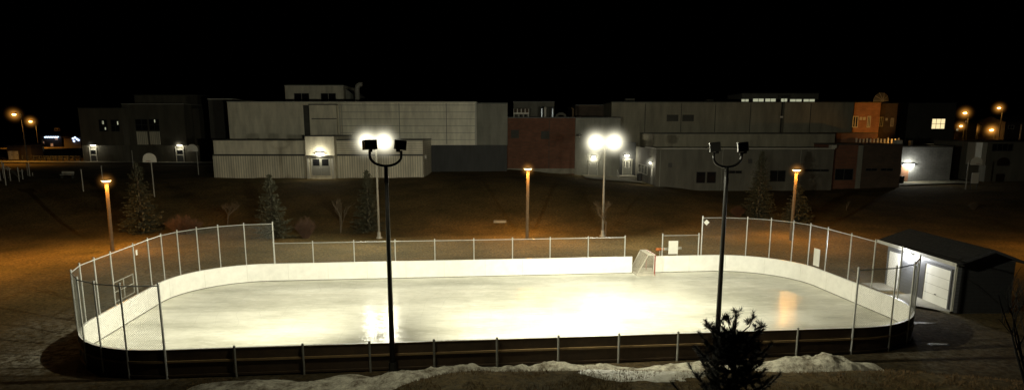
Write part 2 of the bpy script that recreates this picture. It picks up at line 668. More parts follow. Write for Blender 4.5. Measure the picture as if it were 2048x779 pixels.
# ------------------------------------------------------------------ world and camera
wd = bpy.data.worlds.new('World')
SC.world = wd
wd.use_nodes = True
nt = wd.node_tree
bg = nt.nodes['Background']
sky = nt.nodes.new('ShaderNodeTexSky')
sky.sky_type = 'NISHITA'
sky.sun_disc = False
sky.sun_elevation = R(-4)
sky.sun_rotation = R(200)
nt.links.new(sky.outputs[0], bg.inputs['Color'])
bg.inputs['Strength'].default_value = 0.004
SUN = lamp('SUN', 'moonlight', (0, 0, 60), 0.0015, (1, .93, .82), aim=(.3, .8, -.6))
SUN.data.angle = R(0.5)

cam = bpy.data.cameras.new('camera')
cam.sensor_width = 36
cam.lens = FPX / 2048 * 36
cam.shift_y = (CY - 389.5) / 2048
cam.clip_end = 3000
cam.clip_start = 0.1
co = bpy.data.objects.new('camera', cam)
COL.objects.link(co)
co.location = (0, 0, CAMH)
co.rotation_euler = (math.pi / 2 - PITCH, 0, 0)
SC.camera = co
SC.view_settings.view_transform = 'Standard'
SC.view_settings.look = 'None'
SC.view_settings.exposure = 0
SC.cycles.use_denoising = True
SC.cycles.sample_clamp_indirect = 6
SC.cycles.sample_clamp_direct = 60
SC.cycles.max_bounces = 6
SC.cycles.volume_step_rate = 0.5


# ------------------------------------------------------------------ ground
def frange(a, b, s):
    r = []
    while a < b - 1e-6:
        r.append(a)
        a += s
    return r


def frost_at(x, y):
    s, t = st_of(x, y)
    d = max(S0 - s, s - S1, abs(t) - T1)
    f = 0.0
    if d > 0:
        f = 1.0 * (1 - sstep(1.0, 6.5, d)) * (1.0 if s < -10 else (0.35 if s > 15 else 0.10))
    f *= 0.6 + 0.8 * noise.noise((x * .4, y * .4, 9))
    if y < 24:
        f = max(f * .3, 0.16 * (0.5 + noise.noise((x * .5, y * .8, 5))))
    return min(1, max(0, f))


xs = frange(-600, -120, 40) + frange(-120, -45, 3) + frange(-45, 45, 0.6) + frange(45, 120, 3) + frange(120, 601, 40)
ys = frange(-60, 14, 4) + frange(14, 60, 0.5) + frange(60, 90, 1.0) + frange(90, 160, 4) + frange(160, 900, 40)
gb = MB()
for y in ys:
    for x in xs:
        gb.v.append((x, y, ground_z(x, y)))
nx = len(xs)
for j in range(len(ys) - 1):
    for i in range(nx - 1):
        gb.f.append([j * nx + i, j * nx + i + 1, (j + 1) * nx + i + 1, (j + 1) * nx + i])
        gb.mi.append(0)
g = gb.build('ground', 'dry_grass', smooth=True)
g['kind'] = 'structure'
ca = g.data.color_attributes.new('frost', 'FLOAT_COLOR', 'POINT')  # red holds frost, green the painted shade
for i, v in enumerate(g.data.vertices):
    q = frost_at(v.co.x, v.co.y)
    shade_w = 1 - sstep(25, 37, v.co.y + 4 * noise.noise((v.co.x * .2, v.co.y * .2, 6)))  # weight of the painted shade, strongest towards the camera
    if v.co.y < 22 and -6 < v.co.x < 18:
        shade_w *= .55
    ca.data[i].color = (q * (1 - .35 * shade_w * (v.co.y < 25)), shade_w, 0, 1)

# rink ice sheet
ib = MB()
ring = []
for q in PER:
    ring.append(w2(q[0] - q[2] * .004, q[1] - q[3] * .004))
ib.face([(p.x, p.y, 0.035) for p in ring])
tag(ib.build('ice_surface', 'rink_ice'), kind='structure')
# the strip of ice lying in the gate opening
ob = MB()
a, b_ = w2(8.32, T1), w2(9.75, T1)
c, d = w2(10.2, T1 + 1.6), w2(8.0, T1 + 1.6)
ob.face([(a.x, a.y, .03), (b_.x, b_.y, .03), (c.x, c.y, .03), (d.x, d.y, .03)])
tag(ob.build('gate_ice', 'rink_ice'), kind='structure')

# ------------------------------------------------------------------ rink boards
rk = thing('rink_boards', 'white board wall with brown outer side enclosing the ice rink', 'rink boards', (RC.x, RC.y, 0))


def strip(i0, i1, d0, d1, z0, z1, mats_by_side=None):
    """solid strip that follows the perimeter samples i0..i1 between offsets d0 and d1"""
    mb = MB()
    P = [(w2(q[0] + q[2] * d0, q[1] + q[3] * d0), w2(q[0] + q[2] * d1, q[1] + q[3] * d1)) for q in PER[i0:i1 + 1]]
    for (a0, a1), (b0, b1) in zip(P, P[1:]):
        mb.face([(a0.x, a0.y, z0), (a0.x, a0.y, z1), (b0.x, b0.y, z1), (b0.x, b0.y, z0)], 0)
        mb.face([(a1.x, a1.y, z0), (b1.x, b1.y, z0), (b1.x, b1.y, z1), (a1.x, a1.y, z1)], 1)
        mb.face([(a0.x, a0.y, z1), (a1.x, a1.y, z1), (b1.x, b1.y, z1), (b0.x, b0.y, z1)], 2)
    for (a0, a1), fl in ((P[0], 0), (P[-1], 1)):
        mb.face([(a0.x, a0.y, z0), (a1.x, a1.y, z0), (a1.x, a1.y, z1), (a0.x, a0.y, z1)], 1)
    return mb


cum = [0.0]
for p, q in zip(PER, PER[1:]):
    cum.append(cum[-1] + math.hypot(p[0] - q[0], p[1] - q[1]))
LT = cum[-1]
NPAN = round(LT / 2.42)


def idx(dist):
    return min(range(len(cum)), key=lambda k: abs(cum[k] - dist))


cuts = [idx(LT * k / NPAN) for k in range(NPAN + 1)]
for i0, i1 in zip(cuts, cuts[1:]):
    mb = strip(i0, i1, 0, 0.06, 0.02, HB - .03)
    pan = mb.build('board_panel', ['board_white', 'board_brown', 'board_white'], rk)
    # cover strip over the joint
    q = PER[i1]
    if i1 < len(PER) - 1:
        p0 = w2(q[0] - q[2] * .003, q[1] - q[3] * .003)
        n = AX * q[2] + NX * q[3]
        MB().obox((p0.x, p0.y, HB / 2), (-n.y, n.x, 0), (n.x, n.y, 0), (0, 0, 1), .011, .0025, HB / 2 - .04).build('joint_strip', 'seam_grey', pan)
strip(0, len(PER) - 1, -0.012, 0.09, HB - .026, HB).build('cap_rail', ['board_white', 'board_lip', 'board_white'], rk)
strip(0, len(PER) - 1, 0.064, 0.12, 0.62, 0.70).build('mid_rail', ['board_brown', 'board_lip', 'board_lip'], rk)
strip(0, len(PER) - 1, 0.064, 0.12, 0.06, 0.14).build('bottom_rail', ['board_brown', 'board_brown', 'board_brown'], rk)
strip(0, len(PER) - 1, -0.01, -0.002, 0.04, 0.075).build('base_gap', ['kick_dark', 'kick_dark', 'kick_dark'], rk)
# steel posts on the outside of the long side that faces the street
for u, v in [(472, 692), (608, 687), (740, 684), (868, 679), (993, 675), (1115, 671), (1235, 667), (1353, 664), (1470, 661), (1590, 656)]:
    d = at(u, v, 10) - Vector((0, 0, CAMH)); tt = (HB - CAMH) / d.z
    s, t = st_of(d.x * tt, d.y * tt)
    p = w2(s, -T1 - 0.16)
    MB().tube([(p.x, p.y, -0.1), (p.x, p.y, HB + .07)], .045, 8).ball((p.x, p.y, HB + .075), .05, 8, 5).build('post', 'post_steel', rk)


# ------------------------------------------------------------------ chain-link fences
def mesh_wire(mb, A, B, z0, z1, pitch=0.085, r=0.0023):
    A, B = Vector(A), Vector(B)
    L = (B - A).length
    e = (B - A) / L
    n = Vector((-e.y, e.x))
    H = z1 - z0
    k = -int(H / pitch) - 1
    while k * pitch < L + H:
        for sgn in (1, -1):
            s_0 = k * pitch
            if sgn == 1:
                lo, hi = max(0, -s_0), min(H, L - s_0)
            else:
                lo, hi = max(0, s_0 - L), min(H, s_0)
            if hi - lo < 0.03:
                continue
            pa = (A + e * (s_0 + sgn * lo)); pb = (A + e * (s_0 + sgn * hi))
            o = n * (r * sgn)
            mb.tube([(pa.x + o.x, pa.y + o.y, z0 + lo), (pb.x + o.x, pb.y + o.y, z0 + hi)], r, 3, False)
        k += 1
    return mb


def fence(label, P, zt, zb=HB + .03, gate=None, thick_ends=True, zbase=0.0):
    f = thing('chain_link_fence', label, 'fence', (P[0].x, P[0].y, 0), 'chain link fences on the rink boards')
    for i, p in enumerate(P):
        rr = .045 if i in (0, len(P) - 1) else .035
        MB().tube([(p.x, p.y, zbase), (p.x, p.y, zt + .05)], rr, 8).ball((p.x, p.y, zt + .06), rr * 1.25, 8, 5).build('post', 'galvanised', f)
    rail = MB()
    rail.tube([(p.x, p.y, zt - .03) for p in P], .024, 6)
    rail.build('top_rail', 'galvanised', f)
    for i, (a, b) in enumerate(zip(P, P[1:])):
        e = (b - a).normalized() * .04
        mesh_wire(MB(), a + e, b - e, zb, zt - .04).build('mesh_panel', 'wire', f)
        if gate == i:
            gb_ = MB()
            L = (b - a)
            pa, pb = a + L * .06, b - L * .06
            n = Vector((L.y, -L.x)).normalized() * .08
            pa, pb = pa + n, pb + n
            mid = (pa + pb) / 2
            for zz in (zb + .08, zb + .55, zb + 1.02):
                gb_.tube([(pa.x, pa.y, zz), (pb.x, pb.y, zz)], .022, 6)
            for p in (pa, mid, pb):
                gb_.tube([(p.x, p.y, zb + .06), (p.x, p.y, zb + 1.04)], .024, 6)
            gb_.build('gate_frame', 'pale_steel', f)
    return f


def sn(lst, off=.10):
    return [snap(s, t, off)[0] for s, t in lst]


FL = sn([(-14.45, 7.95), (-16.1, 7.7), (-17.3, 7.15), (-18.25, 6.3), (-18.98, 5.3), (-19.4, 4.1), (-19.4, 2.65), (-19.4, 1.07), (-19.4, -1.12), (-19.4, -2.54), (-19.4, -3.9),
         (-18.98, -5.25), (-18.0, -6.55), (-16.99, -7.3), (-15.87, -7.75), (-14.44, -7.95)])
fence('tall chain link fence curving round the rink end beside the wide orange glow', FL, HF, gate=7)
LOWS = []
for u in (549, 627, 709, 791, 870, 948, 1025, 1100, 1176, 1249):
    P = at(u, 520, 41)
    s, t = st_of(P.x, P.y)
    d = at(u, 519, 10) - Vector((0, 0, CAMH)); k = 41 / d.y
    # intersect the pixel column with the far board line
    a0 = w2(0, T1 + .1); dirv = Vector((d.x, d.y))
    m_ = dirv.x * AX.y - dirv.y * AX.x
    kk = (a0.x * AX.y - a0.y * AX.x) / m_
    q = dirv * kk
    LOWS.append(q)
fence('low chain link fence along the top of the long white boards', LOWS, HS)
SH = []
for u in (1324, 1396):
    d = at(u, 510, 10) - Vector((0, 0, CAMH)); a0 = w2(0, T1 + .1); dirv = Vector((d.x, d.y))
    SH.append(dirv * ((a0.x * AX.y - a0.y * AX.x) / (dirv.x * AX.y - dirv.y * AX.x)))
fence('short low fence bay beside the hockey goal with a blank board hung on it', SH, HS + .08)
FR = sn([(13.04, 7.95), (14.44, 7.9), (15.7, 7.45), (16.94, 6.6), (17.77, 5.45), (18.32, 4.2), (18.4, 2.55), (18.4, 0.45), (18.4, -1.72), (18.36, -3.7), (17.62, -5.7),
         (16.3, -7.1), (15.0, -7.7), (13.3, -7.95)])
fence('tall chain link fence curving round the rink end beside the lit shed', FR, HF)

# panels and tags hung on the fences
def hung_board(name, label, cat, a, b, f, w, h, zc, off=-.07, mt='sign_white', diamond=False):
    a, b = Vector(a), Vector(b)
    e = (b - a).normalized()
    n = Vector((e.y, -e.x))
    if n.dot(Vector((0, 0)) - a) < 0:
        n = -n
    c = a + (b - a) * f + n * abs(off)
    mb = MB()
    if diamond:
        x = Vector((e.x, e.y, 0)); z = Vector((0, 0, 1))
        mb.obox((c.x, c.y, zc), (x + z).normalized(), (n.x, n.y, 0), (z - x).normalized(), w / 2, .01, h / 2)
    else:
        mb.obox((c.x, c.y, zc), (e.x, e.y, 0), (n.x, n.y, 0), (0, 0, 1), w / 2, .012, h / 2)
        for sx in (-1, 1):
            for sz in (-1, 1):
                q = c + e * (sx * w * .42) + n * .012
                mb.obox((q.x, q.y, zc + sz * h * .44), (e.x, e.y, 0), (n.x, n.y, 0), (0, 0, 1), .02, .006, .02)
    return tag(mb.build(name, mt, None, (c.x, c.y, zc - h / 2)), label, cat)


hung_board('sign_panel', 'blank grey-white sign board on the short low fence bay', 'sign', SH[0], SH[1], .29, .64, .88, HB + .56)
hung_board('sign_panel', 'narrow blank white sign board on the tall fence near the shed', 'sign', FR[5], FR[6], .55, .55, 1.05, HB + .66)
hung_board('diamond_sign', 'small white diamond marker at the top corner of the tall fence', 'sign', FR[0], FR[1], .17, .27, .27, HF - .33, diamond=True)
hung_board('fence_tag', 'small white tag near the top of a curved fence post', 'tag', FL[7], FL[6], .10, .14, .26, HF - .42)

# ------------------------------------------------------------------ hockey goal standing in the gate opening
def goal(label, P, es, en):
    """P: corner on the ice of the nearer post; es: direction the mouth faces, en: along the mouth"""
    t = thing('hockey_goal', label, 'hockey goal', (P.x, P.y, .04), None)
    es, en = Vector((es.x, es.y, 0)), Vector((en.x, en.y, 0))
    up = Vector((0, 0, 1))
    W, Hh, D, dt = 1.83, 1.36, 1.12, .45
    O = Vector((P.x, P.y, .04))
    A, B = O, O + en * W
    fr = MB()
    fr.tube([A, A + up * Hh, B + up * Hh, B], .042, 8)
    fr.build('mouth_frame', 'goal_red', t)
    bs = MB()
    ba, bb = A - es * D + en * .15, B - es * D - en * .15
    bs.tube([A + up * .05, ba + up * .05, bb + up * .05, B + up * .05], .055, 8)
    ta, tb = A - es * dt + up * Hh + en * .05, B - es * dt + up * Hh - en * .05
    bs.tube([A + up * Hh, ta, tb, B + up * Hh], .035, 8)
    bs.tube([ta, ba + up * .05], .028, 6)
    bs.tube([tb, bb + up * .05], .028, 6)
    bs.build('base_frame', 'net_white', t)
    net = MB()

    def patch(p00, p10, p11, p01, n, m):
        for i in range(n + 1):
            f = i / n
            net.tube([p00.lerp(p10, f), p01.lerp(p11, f)], .0075, 3, False)
        for j in range(m + 1):
            f = j / m
            net.tube([p00.lerp(p01, f), p10.lerp(p11, f)], .0075, 3, False)
    patch(A, ba, ta, A + up * Hh, 14, 18)
    patch(B, bb, tb, B + up * Hh, 14, 18)
    patch(ba, bb, tb, ta, 26, 20)
    patch(A + up * Hh, B + up * Hh, tb, ta, 26, 8)
    net.build('netting', 'net_white', t)
    pad = MB()
    q0 = A - es * .03; q1 = A - es * D * .93 + en * .14
    pad.hexa([q0 + en * .06, q1 + en * .06, q1 + en * .10, q0 + en * .10],
             [q0 + en * .06 + up * .3, q1 + en * .06 + up * .2, q1 + en * .10 + up * .2, q0 + en * .10 + up * .3])
    pad.build('skirt_pad', 'net_white', t)
    return t


gp = w2(9.56, 7.05)
goal('white netted hockey goal with red mouth frame standing sideways in the gate opening', gp, AX, NX)

# striped barrier bar behind the boards
p0, p1 = at(1312, 506, 43.2), at(1362, 504, 43.5)
br = thing('barrier_bar', 'low white barrier bar with an orange end behind the boards by the hockey goal', 'barrier', (p0.x, p0.y, 0))
m1 = p0.lerp(p1, .28)
MB().tube([(p0.x, p0.y, 1.32), (m1.x, m1.y, 1.33)], .11, 8).build('end_sleeve', 'orange_paint', br)
MB().tube([(m1.x, m1.y, 1.33), (p1.x, p1.y, 1.36)], .10, 8).build('bar', 'net_white', br)
for q in (p0.lerp(p1, .15), p0.lerp(p1, .85)):
    MB().tube([(q.x, q.y, 0), (q.x, q.y, 1.30)], .04, 6).build('leg', 'pale_steel', br)


# ------------------------------------------------------------------ floodlight poles
def flood_head(parent, c, aim, lens, steel='black_steel', k=1.0, visor=True):
    """shoebox floodlight: open box with the lens set back inside; c = centre of the mouth"""
    f = Vector(aim).normalized()
    s = f.cross(Vector((0, 0, 1))).normalized()
    u = s.cross(f)
    c = Vector(c)
    w, h, d = .27 * k, .20 * k, .46 * k
    mb = MB()
    th = .015
    mb.obox(c - f * d / 2 + u * h, s, f, u, w + th, d / 2, th)
    mb.obox(c - f * d / 2 - u * h, s, f, u, w + th, d / 2, th)
    mb.obox(c - f * d / 2 + s * w, s, f, u, th, d / 2 - .002, h - th)
    mb.obox(c - f * d / 2 - s * w, s, f, u, th, d / 2 - .002, h - th)
    mb.obox(c - f * (d + th), s, f, u, w + th, th, h + th)
    mb.obox(c - f * (d * .72) - u * (h + .06), s, f, u, .05, .07, .05)
    hd = mb.build('flood_head', steel, parent)
    lb = MB()
    lb.obox(c - f * .03, s, f, u, w - .02, .01, h - .02)
    lb.build('lens', lens, hd)
    return hd


def flood_pole(label, base, top, steel, aims, half, bdir, lens, power, glare, throws, cone=(120, 120), gains=(1.3, 1.5), group='floodlight poles round the rink'):
    t = thing('floodlight_pole', label, 'floodlight', base, group)
    rise = .76 if not glare else .64
    B = Vector(base)
    MB().tube([B, B + Vector((0, 0, .12))], [.28, .26], 14).tube([B + Vector((0, 0, .12)), B + Vector((0, 0, .55))], [.17, .15], 12).build('base_plate', steel, t)
    T = Vector((B.x, B.y, top))
    MB().tube([B + Vector((0, 0, .5)), T - Vector((0, 0, .55)), T], [.105, .075, .07], 12).build('post', steel, t, smooth=True)
    MB().tube([T - Vector((0, 0, .62)), T - Vector((0, 0, .42))], .092, 12).build('collar', steel, t)
    e = Vector((bdir[0], bdir[1], 0)).normalized()
    pts = []
    for k in range(-8, 9):
        a = k / 8 * math.pi / 2
        pts.append(T + e * (half * math.sin(a) if abs(k) < 8 else half * (1 if k > 0 else -1)) + Vector((0, 0, .36 * (1 - math.cos(a)))))
    pts = [pts[0] + Vector((0, 0, rise - .56))] + pts + [pts[-1] + Vector((0, 0, rise - .56))]
    MB().tube(pts, .05, 10).build('bracket', steel, t, smooth=True)
    for sg, aim, throw, gain in zip((-1, 1), aims, throws, gains):
        f = Vector(aim).normalized()
        c = T + e * (half * sg) + Vector((0, 0, rise)) + f * .17
        flood_head(t, c, aim, lens, steel, .78 if not glare else .95)
        lamp('SPOT', 'flood_light', c + Vector(throw).normalized() * .22 + f * .05, power * gain, FLOODC, t, .16, aim=throw, spot=cone[0 if sg < 0 else 1], blend=.9)
        if glare:
            glare_ball(t, c + f * .05, 2.4, 'glare_flood')
        elif sg > 0:
            # light that leaks straight down from the housings onto the snow at the foot
            lamp('SPOT', 'spill_light', T + Vector((0, -1.9, .5)), 850 if base[0] < 0 else 560, FLOODC, t, .2, aim=(0, -.25, -1), spot=150, blend=.6)
    return t


PW = 6500
nb1 = on_ground(785, 752); nb1 = Vector((-4.61, 23.75, ground_z(-4.61, 23.75)))
nb2 = Vector((8.21, 24.8, ground_z(8.21, 24.8)))
flood_pole('tall black floodlight pole rising out of the snow ridge', nb1, 8.05, 'black_steel', [(-.5, .9, -.12), (.95, .30, -.12)], .58, (1, -.05), 'flood_lens_dull', PW, False, [(-.77, .70, -.32), (.70, .72, -.20)], (110, 140), (2.1, 2.1))
flood_pole('tall black floodlight pole with its foot hidden by the bushy pine', nb2, 7.95, 'black_steel', [(-.95, .22, -.12), (-.95, .24, -.12)], .54, (1, .05), 'flood_lens_dull', PW, False, [(-.42, .9, -.16), (.10, .95, -.46)], (132, 92), (1.45, .85))
fb1 = Vector((at(752, 300, 55.4).x, 55.4, 0)); fb2 = Vector((8.0, 56.3, 0))
fb1.z, fb2.z = ground_z(fb1.x, fb1.y), ground_z(fb2.x, fb2.y)
flood_pole('pale floodlight pole with two glaring lamps beside a spruce tree', fb1, 7.75, 'pale_steel', [(-.2, -1, -.42), (.35, -1, -.42)], .68, (1, 0), 'flood_lens', PW * .34, True, [(-.75, -1, -.42), (.35, -1, -.42)], (160, 160))
flood_pole('pale floodlight pole with two glaring lamps beside a bare sapling', fb2, 7.70, 'pale_steel', [(-.35, -1, -.42), (.2, -1, -.42)], .74, (1, 0), 'flood_lens', PW * .34, True, [(-.35, -1, -.42), (.85, -.9, -.36)], (160, 160))


# ------------------------------------------------------------------ short sodium path lamps
def path_lamp(label, base, h, tilt=0.0, power=3100):
    t = thing('path_lamp', label, 'path lamp', base, 'orange path lamps on the grass')
    B = Vector(base)
    T = B + Vector((tilt, 0, h))
    MB().tube([B, T], [.14, .12], 10).build('post', 'lamp_wood', t)
    MB().disc_solid(T - Vector((0, 0, .02)), (0, 0, 1), .16, .16, .07, 14).build('neck', 'lamp_wood', t)
    MB().disc_solid(T + Vector((0, 0, .05)), (0, 0, 1), .24, .36, .12, 20).build('lens', 'sodium_lens', t)
    MB().disc_solid(T + Vector((0, 0, .171)), (0, 0, 1), .40, .30, .10, 20).build('lamp_cap', 'trim_dark', t)
    # the four sides of the glass throw light outward and down past the post
    for k in range(4):
        a = math.pi / 4 + k * math.pi / 2
        lamp('SPOT', 'sodium_light', T + Vector((.42 * math.cos(a), .42 * math.sin(a), .10)), power / 4, SODIUM, t, .06, aim=(.35 * math.cos(a), .35 * math.sin(a), -1), spot=162, blend=.6)
    glare_ball(t, T + Vector((0, 0, .1)), 1.0, 'glare_sodium')
    return t


path_lamp('orange path lamp leaning slightly beside the curved fence and the wide orange glow', (-31.4, 49.9, ground_z(-31.4, 49.9)), 5.35, .1)
path_lamp('orange path lamp on the open slope in front of the red brick block', (1.3, 55.0, ground_z(1.3, 55)), 5.9, .05)
path_lamp('orange path lamp standing against a small spruce behind the rink', (23.9, 54.6, ground_z(23.9, 54.6)), 5.85, .05)
path_lamp('orange path lamp out on the grass beyond the curved fence end', (-37.5, 41.5, ground_z(-37.5, 41.5)), 5.6, .0, 3600)
path_lamp('orange path lamp out on the grass beyond the shed', (42.0, 46.0, ground_z(42, 46)), 5.6, .0, 2000)

# ------------------------------------------------------------------ warming shed
SX0, SX1, SY0, SY1 = 22.85, 25.75, 32.35, 38.6
shed = thing('storage_shed', 'small dark shed with low gable roof, white garage door and glaring wall lamp', 'shed', (SX0, SY0, 0))
EZ, RZ = 2.74, 3.28
XM = (SX0 + SX1) / 2
wb = MB()
wb.box(SX0, SX1, SY0, SY1, -.1, EZ)
wb.build('wall', 'shed_siding', shed)
MB().box(SX0 + .19, SX1 - .002, SY0 - .012, SY0 - .002, 0, EZ - .01).build('end_shade_sheet', 'shed_end_shade', shed)  # dark sheet that paints the shade on the end wall
gbm = MB()
gbm.face([(SX0, SY0 + .002, EZ), (SX1, SY0 + .002, EZ), (XM, SY0 + .002, RZ)])
gbm.build('gable', 'shed_dark', shed)
gbm = MB()
gbm.face([(SX1, SY1 - .002, EZ), (SX0, SY1 - .002, EZ), (XM, SY1 - .002, RZ)])
gbm.build('gable', 'shed_dark', shed)
rb = MB()
ov, oy, sl = .42, .45, (RZ - EZ) / (XM - SX0)
for sg in (-1, 1):
    xe = XM + sg * (XM - SX0 + ov)
    ze = RZ - sl * (XM - SX0 + ov)
    a = [(XM, SY0 - oy, RZ + .02), (xe, SY0 - oy, ze + .02), (xe, SY1 + oy, ze + .02), (XM, SY1 + oy, RZ + .02)]
    if sg > 0:
        pass
    else:
        a = [a[1], a[0], a[3], a[2]]
    rb.hexa(a, [(p[0], p[1], p[2] + .10) for p in a])
roof = rb.build('roof', 'shingle', shed)
xe = SX0 - ov
ze = RZ - sl * (XM - SX0 + ov)
MB().box(xe - .03, xe - .003, SY0 - oy - .03, SY1 + oy, ze - .05, ze + .135).build('fascia', 'trim_pale', roof)
MB().box(xe, SX0 - .002, SY0 - oy, SY1 + oy, ze + .004, ze + .016).build('soffit', 'trim_pale', roof)
fbm = MB()
for sg in (-1, 1):
    x2 = XM + sg * (XM - SX0 + ov)
    fbm.hexa([(min(XM, x2), SY0 - oy - .03, (ze if sg < 0 else RZ) - .02), (max(XM, x2), SY0 - oy - .03, (RZ if sg < 0 else ze) - .02),
              (max(XM, x2), SY0 - oy - .003, (RZ if sg < 0 else ze) - .02), (min(XM, x2), SY0 - oy - .003, (ze if sg < 0 else RZ) - .02)],
             [(min(XM, x2), SY0 - oy - .03, (ze if sg < 0 else RZ) + .115), (max(XM, x2), SY0 - oy - .03, (RZ if sg < 0 else ze) + .115),
              (max(XM, x2), SY0 - oy - .003, (RZ if sg < 0 else ze) + .115), (min(XM, x2), SY0 - oy - .003, (ze if sg < 0 else RZ) + .115)])
fbm.build('barge_board', 'shed_dark', roof)
# courses of shingles as raised lips
for k in range(1, 9):
    f = k / 9
    lip = MB()
    x_ = XM - f * (XM - SX0 + ov)
    z_ = RZ - sl * f * (XM - SX0 + ov)
    rb2 = (x_, z_)
    lip.box(x_ - .02, x_ + .02, SY0 - oy, SY1 + oy, z_ + .118, z_ + .135)
    if k == 1:
        lips = MB()
    lips.v, lips.f, lips.mi = lips.v, lips.f, lips.mi
    i = len(lips.v)
    lips.v += lip.v
    lips.f += [[i + q for q in ff] for ff in lip.f]
    lips.mi += lip.mi
lips.build('shingle_course', 'shingle', roof)


def on_shed(u, v):
    d = at(u, v, 10) - Vector((0, 0, CAMH))
    k = (SX0 - .03) / d.x
    return Vector((SX0 - .03, d.y * k, CAMH + d.z * k))


g0, g1 = on_shed(1853, 523), on_shed(1903, 540)
gy0, gy1 = g1.y, g0.y
gz = 2.12
gd = MB().box(SX0 - .035, SX0 - .004, gy0, gy1, .06, gz).build('garage_door', 'door_white', shed)
gl = MB()
for k in range(1, 4):
    z_ = .06 + (gz - .06) * k / 4
    gl.box(SX0 - .038, SX0 - .0352, gy0 + .02, gy1 - .02, z_ - .008, z_ + .008)
gl.build('panel_groove', 'concrete', gd)
MB().obox((SX0 - .05, (gy0 + gy1) / 2, .62), (1, 0, 0), (0, 1, 0), (0, 0, 1), .015, .07, .02).build('handle', 'trim_dark', gd)
fr = MB()
fr.box(SX0 - .06, SX0 - .003, gy0 - .12, gy0 - .003, 0.05, gz + .12)
fr.box(SX0 - .06, SX0 - .003, gy1 + .003, gy1 + .42, 0.05, gz + .12)
fr.box(SX0 - .06, SX0 - .003, gy0 - .003, gy1 + .003, gz + .003, gz + .12)
fr.build('door_frame', 'shed_dark', shed)
d0, d1 = on_shed(1780, 500), on_shed(1801, 505)
dy0, dy1 = d1.y, d0.y
dd = MB().box(SX0 - .035, SX0 - .004, dy0, dy1, .06, 2.14).build('door', 'door_white', shed)
MB().ball((SX0 - .06, dy0 + .12, 1.0), .04, 8, 6).build('handle', 'trim_dark', dd)
ds = MB()
ds.tube([(SX0 - .06, SY0 + .06, .1), (SX0 - .06, SY0 + .06, EZ - .2), (xe + .05, SY0 + .06, ze)], .05, 6)
ds.build('downspout', 'trim_pale', shed)
cb = MB()
cb.box(SX0 - .025, SX0 - .002, SY0 + .002, SY0 + .18, 0, EZ - .02)
cb.build('corner_trim', 'trim_pale', shed)
lp = on_shed(1825, 500)
lh = MB().box(SX0 - .13, SX0 - .004, lp.y - .10, lp.y + .10, 2.28, 2.44).build('wall_lamp', 'trim_dark', shed)
MB().ball((SX0 - .17, lp.y, 2.28), .11, 10, 7).build('lens', 'cool_lens', lh)
lamp('POINT', 'shed_light', (SX0 - .55, lp.y, 2.26), 300, (.95, .97, 1.0), shed, .08)
glare_ball(shed, (SX0 - .22, lp.y, 2.24), .62, 'glare_shed')
# concrete apron
ap = MB()
q = [(20.9, 34.3), (20.2, 33.2), (22.7, 32.5), (22.82, 32.5), (22.82, 35.6), (20.6, 35.6)]
A_ = [(21.15, 33.9), (22.6, 32.25), (22.83, 32.35), (22.83, 36.0), (21.0, 35.6)]
ap.face([(x, y, .10) for x, y in A_])
for (x0, y0), (x1, y1) in zip(A_, A_[1:] + A_[:1]):
    ap.face([(x0, y0, -.1), (x1, y1, -.1), (x1, y1, .10), (x0, y0, .10)])
tag(ap.build('concrete_apron', 'concrete'), kind='structure')
ap2 = MB()
A2 = [(21.6, 37.0), (22.83, 36.9), (22.83, 38.8), (21.5, 38.8)]
ap2.face([(x, y, .06) for x, y in A2])
for (x0, y0), (x1, y1) in zip(A2, A2[1:] + A2[:1]):
    ap2.face([(x0, y0, -.1), (x1, y1, -.1), (x1, y1, .06), (x0, y0, .06)])
tag(ap2.build('door_step_slab', 'concrete'), kind='structure')


# ------------------------------------------------------------------ snow
def snow_ridge(name, label, prof, yline, wid, seed, ends=1.2):
    """prof: (x, height) table; ridge centre line yline(x)"""
    mb = MB()
    x0, x1 = prof[0][0], prof[-1][0]
    nx_, ny_ = int((x1 - x0) / .12), 30
    for i in range(nx_ + 1):
        x = x0 + (x1 - x0) * i / nx_
        hh = lerp_table(prof, x)
        for j in range(ny_ + 1):
            f = j / ny_ * 2 - 1
            y = yline(x) + f * wid(x) * (0.85 + .3 * noise.noise((x * .7, seed, 2)))
            k = max(0, 1 - abs(f) ** 2.2)
            z = .74 * hh * k * (0.86 + .34 * noise.noise((x * .9, y * .9, seed)) + .22 * noise.noise((x * 2.3, y * 2.3, seed)) + .12 * noise.noise((x * 6, y * 6, seed)))
            mb.v.append((x, y, ground_z(x, y) + z - .05))
    for i in range(nx_):
        for j in range(ny_):
            a = i * (ny_ + 1) + j
            mb.f.append([a, a + ny_ + 1, a + ny_ + 2, a + 1])
            mb.mi.append(0)
    return tag(mb.build(name, 'dirty_snow', None, (x0, yline(x0), 0), smooth=True), label, 'snow bank')


def near_line(off):
    def f(x):
        a0 = w2(0, -T1 - off)
        return a0.y + (x - a0.x) * math.tan(RA)
    return f


snow_ridge('snow_bank', 'long lumpy ridge of dirty snow along the brown outer boards',
           [(-12.2, 0.0), (-11.2, .35), (-9.6, .62), (-8.2, .42), (-6.6, .60), (-5.3, .72), (-4.2, .85), (-2.6, .95), (-1.0, .8), (.6, .75), (2.0, .85), (3.0, .95), (4.0, .6), (5.2, .35), (6.0, .5), (7.5, .6), (9.0, .5), (10.0, .0)],
           lambda x: near_line(1.35)(x) * .8 + .2 * 23.0 - .75 * (1 - sstep(-6, -1.5, x)), lambda x: 1.0 + .75 * (1 - sstep(-6, -1.5, x)), 1)
snow_ridge('snow_bank', 'rounded mound of dirty snow beside the corner of the boards next to the pine',
           [(8.6, 0.0), (9.4, .4), (10.2, .62), (11.2, 1.0), (12.2, 1.05), (13.2, .75), (14.2, .3), (15.0, 0.0)],
           lambda x: near_line(1.7)(x) * .7 + .3 * 24.0, lambda x: 1.05, 8)

